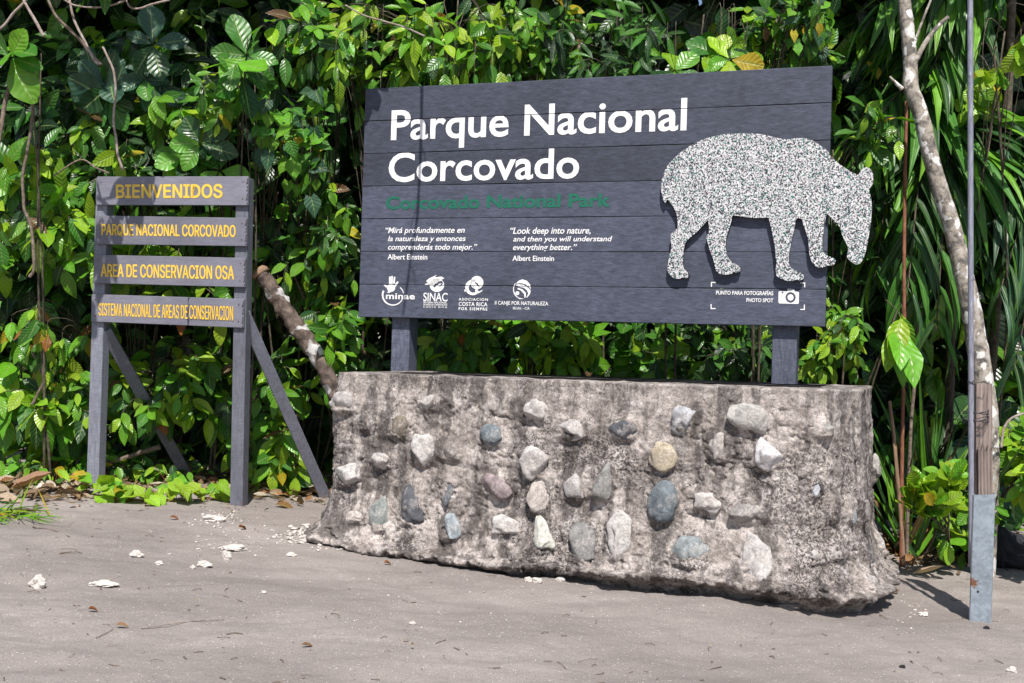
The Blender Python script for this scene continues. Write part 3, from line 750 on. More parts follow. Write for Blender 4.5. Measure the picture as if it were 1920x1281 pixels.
def welcome_sign():
    b0 = T(.5, -.05, 0); b0[2] = gz(b0[0], b0[1])
    root = thing('welcome_sign', 'four grey wooden slats with yellow lettering on two posts beside the plinth', 'sign', b0)
    boards = [(((182, 331.2), (465.3, 330.7), (180, 384.2), (464, 385)), 'BIENVENIDOS', ((217.5, 372), (417.3, 372), (217.5, 345.9), (417.3, 345)), .030),
              (((179.5, 404.2), (463, 408.7), (178.7, 457.9), (461.8, 461.6)), 'PARQUE NACIONAL CORCOVADO', ((190.5, 443), (441.8, 447), (190.5, 419.8), (441.8, 422)), .040),
              (((176.7, 477.9), (460.5, 483.6), (175, 531), (459, 538.6)), 'AREA DE CONSERVACION OSA', ((189.2, 519.4), (439, 524.9), (189.2, 494.7), (439, 498.4)), .040),
              (((171.7, 551.6), (457.3, 560.6), (170.7, 603), (456, 614.8)), 'SISTEMA NACIONAL DE AREAS DE CONSERVACION', ((185, 592), (437.3, 601.7), (185, 568.4), (437.3, 574.2)), .045)]
    TH = .024
    for bi, (q, txt, tq, bold) in enumerate(boards):
        TL, TR, BL, BR = [onq(*p) for p in q]
        if bi < 3: segs = [(0, 1)]
        else: segs = [(0, .6375), (.6450, 1)]
        bms = []
        for si, (ua, ub) in enumerate(segs):
            bm = bmesh.new(); K = 14; rings = []
            for k in range(K + 1):
                u = ua + (ub - ua) * k / K; lo = BL * (1 - u) + BR * u; hi = TL * (1 - u) + TR * u
                NV = 6; jag = [0.0] * (NV + 1)
                if bi == 3 and ((si == 0 and k == K) or (si == 1 and k == 0)): jag = [.004 * math.sin(j * 2.1) + .0025 * math.sin(j * 5.3 + 1) for j in range(NV + 1)]
                fr = [(lo[0] * (1 - j / NV) + hi[0] * j / NV + jag[j], lo[1] * (1 - j / NV) + hi[1] * j / NV) for j in range(NV + 1)]
                ring = [(s, 0, z) for s, z in fr] + [(s, -TH, z) for s, z in fr[::-1]]
                sink = -.003 if (bi == 3 and si == 1) else 0
                rings.append([bm.verts.new(tuple(T(s, t + sink, z))) for s, t, z in ring])
            m = len(rings[0])
            for k in range(K):
                for j in range(m): bm.faces.new((rings[k][j], rings[k][(j + 1) % m], rings[k + 1][(j + 1) % m], rings[k + 1][j]))
            bm.faces.new(rings[0]); bm.faces.new(rings[-1]); bmesh.ops.recalc_face_normals(bm, faces=bm.faces)
            ed = [e for e in bm.edges if e.calc_face_angle(0) > 1.0]
            bmesh.ops.bevel(bm, geom=ed, offset=.0025, segments=2, profile=.5, affect='EDGES'); bms.append(bm)
        o = bmobj('board', join_bm(bms), M['slat'], root)
        o['label'] = ['slat reading BIENVENIDOS', 'slat reading PARQUE NACIONAL CORCOVADO', 'slat reading AREA DE CONSERVACION OSA', 'cracked slat reading SISTEMA NACIONAL DE AREAS DE CONSERVACION'][bi]
        quad = [onq(*p) for p in tq]
        e = .0009
        big = [quad[0] + (-e, -e), quad[1] + (e, -e), quad[2] + (-e, e), quad[3] + (e, e)]
        cr = [] 
        hh = quad[2][1] - quad[0][1]
        lay(glyphs(txt), big, T, .0006, .0005, 'lettering_edge', M['orange'], o, weight=.0008 + hh * (.034, .022, .022, .012)[bi])
        lay(glyphs(txt), quad, T, .0012, .0006, 'lettering', M['yellow'], o, weight=hh * (.034, .020, .020, .008)[bi])
        for u in (.028, .968):
            for w in (.22, .80):
                p = (BL * (1 - u) + BR * u) * (1 - w) + (TL * (1 - u) + TR * u) * w
                m = MB(); v, f = tube_vf([T(p[0], .0, p[1]), T(p[0], .0018, p[1])], .0035, 8); m.add(v, f); m.build('screw', M['screw'], o, False)
        # ragged dark end of the slat over the post's corner
        m = MB()
        for k in range(7):
            w = (k + .5) / 7 + .03 * math.sin(k * 3); p = BR * (1 - w) + TR * w; hgt = .006 + .004 * (k % 3)
            m.add([T(p[0] - .007 - .006 * (k % 2), .0006, p[1] - hgt), T(p[0] - .001, .0006, p[1] - hgt), T(p[0] - .001, .0006, p[1] + hgt), T(p[0] - .006, .0006, p[1] + hgt * .4)], [(0, 1, 2, 3)])
        m.build('end_gouge', M['endgrain'], o, False)
    # posts and braces
    PW = .082
    def foot(px, py, t): s, z = onq(px, py, t); return T(s, t, z)
    tops = [onq(198, 331, -TH - .04), onq(459.5, 331, -TH - .04)]
    feet = [onq(179, 912, -TH - .04), onq(448, 955, -TH - .04)]
    for (a, b) in zip(tops, feet):
        f = T(b[0], -TH - PW / 2 - .001, 0); f[2] = gz(f[0], f[1]) - .15
        t = T(a[0], -TH - PW / 2 - .001, onq(320, 332)[1])
        bmobj('post', bbox_beam(f, t, PW, PW, QN, .005), M['gpost'], root)
    for (pt, pf, Zt, Zf) in (((197, 618), (352, 893), 7.35, 8.05), ((456, 585), (603, 917), 7.18, 7.80)):
        a = unp(*pt, Zt); b = unp(*pf, Zf); b = b + (b - a) * .06
        bmobj('brace', bbox_beam(b, a, .075, .06, QN + np.array([.45, -.2, .1]), .004), M['gpost'], root)
welcome_sign()

# ------------------------------------------------------------------ right-hand group: steel post, stake, pole, tree, bag
def steel_post():
    a = gp(1838, 1163); n = norm(np.array([-.42, -.9, 0])); d = np.array([-n[1], n[0], 0]); d = d if d[0] > 0 else -d
    h = (unp(1838, 926, (a - CAM) @ cF)[2] - a[2]); w, dp, th = .098, .080, .004
    M['galv'] = m_galv(tuple(a + n * .04 + d * -.035 + np.array([0, 0, h * .30])))
    root = thing('steel_post', 'stubby galvanised steel box post with rust spots in the sand', 'post', a)
    # a folded channel: the seam is open on the right face near the back
    prof = [(-w / 2, -dp / 2), (-w / 2, dp / 2), (w / 2, dp / 2), (w / 2, dp * .12), (w / 2, -dp * .02), (w / 2, -dp / 2)]
    out = [(-w / 2 + .006, dp / 2), (w / 2 - .006, dp / 2), (w / 2, dp / 2 - .006), (w / 2, dp * .05), (w / 2, -dp / 2 + .006), (w / 2 - .006, -dp / 2), (-w / 2 + .006, -dp / 2), (-w / 2, -dp / 2 + .006), (-w / 2, dp / 2 - .006)]
    inn = [(x * (1 - 2 * th / w), y * (1 - 2 * th / dp)) for x, y in out]
    zs = np.linspace(-.15, h, 14); m = MB(); V = []
    for z in zs:
        lean = .004 * z
        for x, y in out + inn: V.append(a + d * (x + lean) + n * y + np.array([0, 0, z + (.010 * (x / w) if z == zs[-1] else 0)]))
    k = len(out); F = []
    for i in range(len(zs) - 1):
        for j in range(k):
            q = (j + 1) % k; A = i * 2 * k
            F.append((A + j, A + q, A + 2 * k + q, A + 2 * k + j)); F.append((A + k + q, A + k + j, A + 3 * k + j, A + 3 * k + q))
    A = (len(zs) - 1) * 2 * k
    for j in range(k): q = (j + 1) % k; F.append((A + j, A + q, A + k + q, A + k + j))
    m.add(V, F)
    m.build('channel', M['galv'], root, False)
    m = MB(); p = a + n * (dp / 2 + .0004) + d * (-.012) + np.array([0, 0, h * .235]); v, f = tube_vf([p, p + n * .001], .006, 12); m.add(v, f); m.build('bolt_hole_shade', M['darkedge'], root, False)  # flat dark disc stands for the shade inside a bolt hole
    m = MB(); p = a + n * (dp / 2 - .012) + d * (w / 2 - .0) + np.array([0, 0, h * .97]); v, f = tube_vf([p, p + d * .0015], .010, 12); m.add(v, f); m.build('notch_shade', M['darkedge'], root, False)  # flat dark disc painted for the shade in a notch
    return a, n, d, h
PA, PN, PD, PH = steel_post()
PZ = (PA - CAM) @ cF
def pole():
    b = PA + PD * -.028 + PN * .0 + np.array([0, 0, .05]); top = unp(1820, -260, PZ); bt = unp(1822.5, 922, PZ)
    bt = bt + np.array([0, .01, 0]); top = top + np.array([0, .01, 0])
    b = bt + (bt - top) * .12
    root = thing('flagpole', 'slim grey metal pole rising from the galvanised post', 'pole', b)
    m = MB(); v, f = tube_vf([b + (top - b) * k for k in np.linspace(0, 1, 24)], .0135, 14, .02, 4); m.add(v, f); m.build('shaft', M['pipe'], root)
    u = norm(top - b)
    for i, (py, nn) in enumerate(((718, 2), (775, 2), (790, 3))):
        c = unp(1821.5, py, PZ) + np.array([0, .01, 0])
        m = MB()
        for j in range(nn):
            th = np.linspace(0, 2 * PI, 26); q = c + np.array([0, 0, .007 * j])
            wide = .062 if i else .02
            pts = [q + np.array([.035 * (i > 0) + math.cos(t) * (.0155 + wide * (i > 0) * .75) , math.sin(t) * (.0160 + .03 * (i > 0)) + (.03 if i else 0), .006 * math.sin(2 * t + j * 1.7) + .004 * j * math.cos(t)]) for t in th]
            v, f = tube_vf(pts, .0019, 5); m.add(v, f)
        tail = [c + np.array([.03, -.014, .0]), c + np.array([.055, -.02, .008]), c + np.array([.075, -.016, -.004]), c + np.array([.085, -.01, .012])]
        v, f = tube_vf(smoothline(tail, 10), .0017, 5); m.add(v, f)
        m.build('wire_tie', M['darkedge'], root)
pole()
def stake():
    p = PA + PD * .014 + PN * -.0
    root = thing('wooden_stake', 'split weathered wooden stake wedged into the galvanised post', 'stake', p)
    def slab(l, r, top, bot, Z, th, seed, name, ragged):
        bm = bmesh.new(); NX, NY = 12, 22; fr = {}; bk = {}
        for i in range(NX + 1):
            u = i / NX; tp = top + ragged * (abs(math.sin(u * 7 + seed)) + .5 * math.sin(u * 19 + seed)) * (1 if 0 < i < NX else .6)
            for j in range(NY + 1):
                w = j / NY; y = tp + (bot - tp) * w; x = l + (r - l) * u + (1 - w) * 1.5 * math.sin(seed)
                g = .003 * math.sin(u * 24 + seed) + .002 * math.sin(u * 51)
                q = unp(x, y, Z); fr[i, j] = bm.verts.new(tuple(q + np.array([0, -g, 0]))); bk[i, j] = bm.verts.new(tuple(q + np.array([.004, th, 0])))
        for i in range(NX):
            for j in range(NY):
                bm.faces.new((fr[i, j], fr[i + 1, j], fr[i + 1, j + 1], fr[i, j + 1])); bm.faces.new((bk[i, j], bk[i, j + 1], bk[i + 1, j + 1], bk[i + 1, j]))
        for i in range(NX): bm.faces.new((fr[i, 0], bk[i, 0], bk[i + 1, 0], fr[i + 1, 0])); bm.faces.new((fr[i, NY], fr[i + 1, NY], bk[i + 1, NY], bk[i, NY]))
        for j in range(NY): bm.faces.new((fr[0, j], fr[0, j + 1], bk[0, j + 1], bk[0, j])); bm.faces.new((fr[NX, j], bk[NX, j], bk[NX, j + 1], fr[NX, j + 1]))
        bmesh.ops.recalc_face_normals(bm, faces=bm.faces)
        bmobj(name, bm, M['wood'], root)
    slab(1829, 1859, 716, 1000, PZ + .045, .030, 1.3, 'plank', 4)
    slab(1836, 1862, 836, 1000, PZ + .018, .022, 4.1, 'splinter', 9)
stake()

def poly_px(pts, Z): return np.array([unp(x, y, Z) for x, y in pts])

def mottled_tree():
    Z = 6.80
    L = [(1688, -180, 22), (1692, -60, 23), (1696, 10, 24), (1702, 60, 25), (1707, 120, 26), (1708, 165, 29), (1726, 215, 29), (1746, 300, 30), (1767, 370, 32), (1786, 430, 33), (1803, 500, 34), (1819, 570, 37), (1831, 640, 38), (1843, 720, 40), (1851, 790, 41), (1853, 870, 40), (1852, 960, 38), (1848, 1030, 38), (1845, 1110, 40)]
    pts = smoothline([unp(x, y, Z) for x, y, w in L], 90); rad = np.interp(np.linspace(0, 1, 90), np.linspace(0, 1, len(L)), [w for *_, w in L]) / 2 / FPX * Z
    b = pts[-1].copy(); b[2] = gz(b[0], b[1])
    root = thing('leaning_tree', 'leaning tree with pale mottled bark behind the grey metal pole', 'tree', b)
    m = MB(); v, f = tube_vf(pts, rad, 18, .07, 3); m.add(v, f); m.build('trunk', M['bark'], root)
    for br, w0, w1 in (([(1708, 132), (1722, 104), (1738, 76), (1760, 48), (1778, 32)], 11, 7), ([(1711, 96), (1722, 60), (1735, 25), (1748, -10), (1760, -80)], 5, 4), ([(1692, 168), (1680, 156), (1668, 144)], 9, 4)):
        p = smoothline([unp(x, y, Z - .02) for x, y in br], 16); m = MB(); v, f = tube_vf(p, np.linspace(w0, w1, 16) / 2 / FPX * Z, 10, .08, 5); m.add(v, f); m.build('branch', M['bark'], root)
    return root
TREE = mottled_tree()

def dead_log():
    L = [(488, 512, 34), (505, 535, 37), (525, 565, 36), (548, 600, 38), (572, 635, 37), (596, 670, 37), (614, 705, 36), (632, 745, 38), (650, 800, 38)]
    pts = smoothline([unp(x, y, 7.50) for i, (x, y, w) in enumerate(L)], 60); rad = np.interp(np.linspace(0, 1, 60), np.linspace(0, 1, len(L)), [w for *_, w in L]) / 2 / FPX * 7.50
    b = pts[-1].copy(); b[2] = gz(b[0], b[1])
    root = thing('dead_log', 'snapped dead trunk with white lichen leaning between the two signs', 'dead trunk', b)
    m = MB(); v, f = tube_vf(pts, rad * .82, 24, .30, 8); m.add(v, f); m.build('bark', M['log'], root)
    m = MB(); t = norm(pts[0] - pts[4]); v, f = tube_vf([pts[1], pts[0] + t * .01, pts[0] + t * .03], [rad[0] * .95, rad[0] * .85, rad[0] * .6], 18, .35, 12); m.add(v, f); m.build('broken_end', M['logend'], root)
dead_log()

def bag():
    c = gp(1900, 1062); 
    root = thing('cloth_bag', 'black cloth drawstring bag slumped on the sand behind the steel post', 'bag', c)
    bm = bmesh.new(); bmesh.ops.create_icosphere(bm, subdivisions=5, radius=1.0)
    p = np.array([v.co[:] for v in bm.verts])
    q = p * np.array([.20, .15, .11]); q[:, 2] += .10
    q[:, 2] = np.maximum(q[:, 2], .0 + .006 * fbm(p * 3, 2, 4))
    hump = np.exp(-((q[:, 0] + .07) / .09) ** 2); q[:, 2] *= 1 + .15 * hump; q[:, 0] += -.03 * (q[:, 2] / .2)
    q = q + p * (.020 * fbm(p * 2.2, 3, 14) + .012 * abs(fbm(p * np.array([5, 5, 2.]), 3, 17)))[:, None]
    neck = np.clip((q[:, 2] - .16) / .05, 0, 1); q[:, 0] = q[:, 0] * (1 - .4 * neck) - .05 * neck; q[:, 2] += .03 * neck
    for v_, co in zip(bm.verts, q): v_.co = Vector(tuple(c + co * np.array([1.15, 1.0, 1.0]) + np.array([-.03, -.02, -.008])))
    bmobj('sack', bm, M['bag'], root, True)
    m = MB(); o = c + np.array([-.155, -.165, .0])
    v, f = tube_vf(smoothline([o + np.array([.0, .10, .235]), o + np.array([-.018, .03, .20]), o + np.array([-.002, -.005, .14]), o + np.array([.02, -.012, .08]), o + np.array([.005, -.025, .03]), o + np.array([.04, -.03, .008])], 30), .0035, 6); m.add(v, f)
    m.build('drawstring', M['bag'], root)
bag()

# ------------------------------------------------------------------ leaves
def leaf_proto(kind):
    """unit leaf: stalk at the origin, along +y, face up +z. returns rows of (half width, y) and uv"""
    n = {'ell': 8, 'obo': 8, 'heart': 7, 'lance': 8, 'strap': 9, 'blade': 9, 'low': 3}[kind]
    t = np.linspace(0, 1, n + 1)
    if kind == 'ell': w = .245 * np.sin(PI * t ** .92) ** .85 * (1 - .25 * t); w[-1] = 0
    elif kind == 'obo': w = .30 * np.sin(PI * np.clip(t, 0, 1) ** 1.35) ** .75; w[0] = .012; w[-1] = .05
    elif kind == 'heart': w = np.array([.20, .36, .40, .36, .27, .17, .07, 0.])
    elif kind == 'lance': w = .135 * np.sin(PI * t ** .85) ** .8; w[-1] = 0
    elif kind == 'strap': w = .052 * np.clip(np.minimum(t * 9 + .35, (1 - t) * 2.4), 0, 1); w[-1] = .001
    elif kind == 'blade': w = .017 * np.clip(np.minimum(t * 9 + .35, (1 - t) * 2.0), 0, 1); w[-1] = .0005
    else: w = np.array([.02, .24, .22, 0.])
    cols = np.array([-1, -.55, 0, .55, 1]) if kind != 'low' else np.array([-1, 0, 1])
    x = w[:, None] * cols[None, :]; y = np.broadcast_to(t[:, None], x.shape).copy()
    if kind == 'heart': y[0] += np.abs(cols) * -.16
    side = np.abs(cols)[None, :] * w[:, None]
    u = np.broadcast_to((cols * .5 + .5)[None, :], x.shape)
    nr, nc = x.shape; idx = np.arange(nr * nc).reshape(nr, nc)
    f = np.stack([idx[:-1, :-1], idx[:-1, 1:], idx[1:, 1:], idx[1:, :-1]], -1).reshape(-1, 4)
    return x.ravel(), y.ravel(), side.ravel(), np.stack([u.ravel(), y.ravel()], -1), f
PROTO = {k: leaf_proto(k) for k in ('ell', 'obo', 'heart', 'lance', 'strap', 'blade', 'low')}

class Leaves:
    def __init__(s, kind): s.k = kind; s.b = []; s.a = []; s.n = []; s.l = []; s.c = []; s.d = []
    def add(s, base, axis, nrm, length, col, droop=.35):
        s.b.append(base); s.a.append(axis); s.n.append(nrm); s.l.append(length); s.c.append(col); s.d.append(droop)
    def arrays(s, fold=.35):
        px, py, sd, uv, f = PROTO[s.k]; B = np.array(s.b); A = norm(np.array(s.a)); N = np.array(s.n, float); N = N - (N * A).sum(1, keepdims=True) * A; N = norm(N)
        X = np.cross(A, N); Lh = np.array(s.l); Dr = np.array(s.d); m = len(B)
        fo = fold * (.5 + RNG.random(m)); tw = RNG.normal(0, .25, m); ph = RNG.random(m) * 6.28; wf = .85 + .3 * RNG.random(m)
        lx = px[None] * wf[:, None]
        lz = fo[:, None] * sd[None] - Dr[:, None] * (py[None] ** 2) * .5 + .018 * np.sin(py[None] * 14 + ph[:, None]) * (sd[None] / .2) + tw[:, None] * px[None] * py[None] * .8
        ly = py[None] * (1 - .12 * np.clip(Dr, -1, 1.5)[:, None] ** 2 * py[None] ** 2)
        lx = lx + .05 * np.sin(ph)[:, None] * py[None] ** 2
        v = B[:, None] + Lh[:, None, None] * (lx[..., None] * X[:, None] + ly[..., None] * A[:, None] + lz[..., None] * N[:, None])
        k = len(px); F = (f[None] + (np.arange(m) * k)[:, None, None]).reshape(-1, 4)
        C = np.repeat(np.array(s.c), k, axis=0); U = np.tile(uv, (m, 1))
        return v.reshape(-1, 3), F, U, C
    def build(s, name, mat, parent=None, fold=.35, origin=None):
        v, F, U, C = s.arrays(fold)
        return pymesh(name, v, F, mat, parent, True, uv=U, colr=C, origin=origin)

# leaf colours with sun and hedge shade partly painted in: bright new, fresh, mid, dark old and shaded, yellow, russet
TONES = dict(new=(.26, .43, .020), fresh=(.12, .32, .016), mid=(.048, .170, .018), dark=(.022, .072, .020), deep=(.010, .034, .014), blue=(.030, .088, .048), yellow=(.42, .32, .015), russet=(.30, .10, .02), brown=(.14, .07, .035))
def tone(mixd):
    ks = list(mixd); p = np.array([mixd[k] for k in ks], float); k = ks[RNG.choice(len(ks), p=p / p.sum())]
    c = np.array(TONES[k]) * RNG.uniform(.78, 1.22); c[0] *= RNG.uniform(.85, 1.15); return c
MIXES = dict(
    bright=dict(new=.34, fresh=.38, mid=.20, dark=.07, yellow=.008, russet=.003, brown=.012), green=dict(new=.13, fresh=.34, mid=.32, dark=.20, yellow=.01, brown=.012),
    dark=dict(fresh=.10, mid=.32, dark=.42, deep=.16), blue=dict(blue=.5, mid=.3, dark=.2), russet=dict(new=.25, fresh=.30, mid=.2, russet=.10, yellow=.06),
    rosette=dict(fresh=.35, mid=.55, dark=.1), lime=dict(new=.62, fresh=.34, yellow=.04), heart=dict(fresh=.45, mid=.25, blue=.26, yellow=.04), far=dict(mid=.2, dark=.5, deep=.3))  # dark and far mixes put the hedge's shade into leaf colour

def twig_leaves(lv, path, n, size, mixd, droop, face, whorl=False, spread=.75):
    """alternate leaves along the outer part of a twig"""
    m = len(path); t = norm(np.gradient(path, axis=0))
    for i in range(n):
        u = .35 + .65 * (i + RNG.random() * .6) / n; u = min(u, .999)
        if whorl: u = .86 + .14 * RNG.random()
        k = u * (m - 1); j = int(k); j = min(j, m - 2); p = path[j] * (1 - k + j) + path[j + 1] * (k - j); tt = t[j]
        sd = norm(np.cross(tt, face + RNG.normal(0, .35, 3)))
        ang = (i % 2) * PI + RNG.normal(0, .5) if not whorl else i * 2.4
        b2 = np.cross(tt, sd); side = sd * math.cos(ang) + b2 * math.sin(ang)
        last = i == n - 1
        ax = tt * (.55 if not last else 1.2) + side * (spread if not last else .15) + np.array([0, -.12, -droop]) + RNG.normal(0, .18, 3)
        nm = face + RNG.normal(0, .30, 3)
        s = size * RNG.uniform(.62, 1.22) * (1 - .25 * abs(u - .7))
        lv.add(p + norm(side) * .006, ax, nm, s, tone(mixd), RNG.uniform(.05, .55))

FACE = norm(np.array([.05, -.72, .68]))

def shrub(name, label, cat, px, py, Y, rpx, rpz, kind='ell', size=.13, mixn='green', twigs=34, per=7, droop=.38, depth=.42, mat='leaf', whorl=False, group=None, hang=False, base_dx=0.0, spread=.75, tip_up=0.0):
    c = unp(px, py, Y); rx, rz = rpx / FPX * Y, rpz / FPX * Y; mixd = MIXES[mixn]
    if cat == 'shrub': size *= 1.28; twigs = int(twigs * 1.0); per = max(4, per - 1)
    b = np.array([c[0] + base_dx + RNG.normal(0, .08), Y + .30 + RNG.random() * .2, 0]); b[2] = gz(b[0], b[1]) - .02
    root = thing(name, label, cat, b, group); stems = MB(); lv = Leaves(kind); mains = []
    for k in range(2):
        e = c + np.array([RNG.normal(0, rx * .35), .10 + RNG.normal(0, .06), RNG.normal(0, rz * .3)])
        mid = (b + e) / 2 + np.array([RNG.normal(0, .07), RNG.normal(.05, .05), RNG.normal(0, .05)])
        p = smoothline([b + RNG.normal(0, .02, 3) * np.array([1, 1, 0]), mid, e], 14); mains.append(p)
        v, f = tube_vf(p, np.linspace(.009, .005, 14), 6); stems.add(v, f)
    clumps = [norm(RNG.normal(size=3) * np.array([1, .8, 1]) + np.array([0, -.6, .1])) * RNG.uniform(.6, 1.0) for _ in range(max(3, twigs // 5))]
    for k in range(twigs):
        d = norm(RNG.normal(size=3) * np.array([1, .8, 1]) + np.array([0, -.75, .12])); r = RNG.uniform(.55, 1.0)
        tip = c + d * np.array([rx, depth, rz]) * r
        if k % 6 and cat != 'sapling': tip = c + (clumps[k % len(clumps)] + RNG.normal(0, .20, 3)) * np.array([rx, depth, rz])
        mp = mains[k % 2]; st = mp[RNG.integers(8, 14)]
        if np.linalg.norm(tip - st) < .12: st = st + (st - tip) * .8 + np.array([0, .12, 0])
        mid = st * .45 + tip * .55 + np.array([RNG.normal(0, .03), 0, .07 if not hang else .12])
        end = tip + np.array([0, -.02, (-.10 if not hang else -.3) + tip_up])
        p = smoothline([st, mid, tip, end], 12); v, f = tube_vf(p, np.linspace(.0045, .0016, 12), 4); stems.add(v, f)
        if cat == 'sapling':
            ctr = p[-1]; fc = norm(np.array([.1, -.95, .30]) + RNG.normal(0, .22, 3)); e1 = norm(np.cross(fc, np.array([0, 0, 1.]))); e2 = np.cross(fc, e1); a0 = RNG.uniform(0, 6.28)
            for q in range(per):
                an = a0 + q * 6.28 / per + RNG.normal(0, .25); ax = e1 * math.cos(an) + e2 * math.sin(an) + fc * RNG.uniform(-.1, .25) + np.array([0, 0, -.15])
                lv.add(ctr + ax * .012, ax, fc + RNG.normal(0, .2, 3), size * RNG.uniform(.6, 1.1), tone(mixd), RNG.uniform(-.1, .35))
        else: twig_leaves(lv, p, per, size, mixd, droop, FACE, whorl, spread)
    stems.build('stem', M['stem'], root); lv.build('foliage', M[mat], root, .22)
    return root

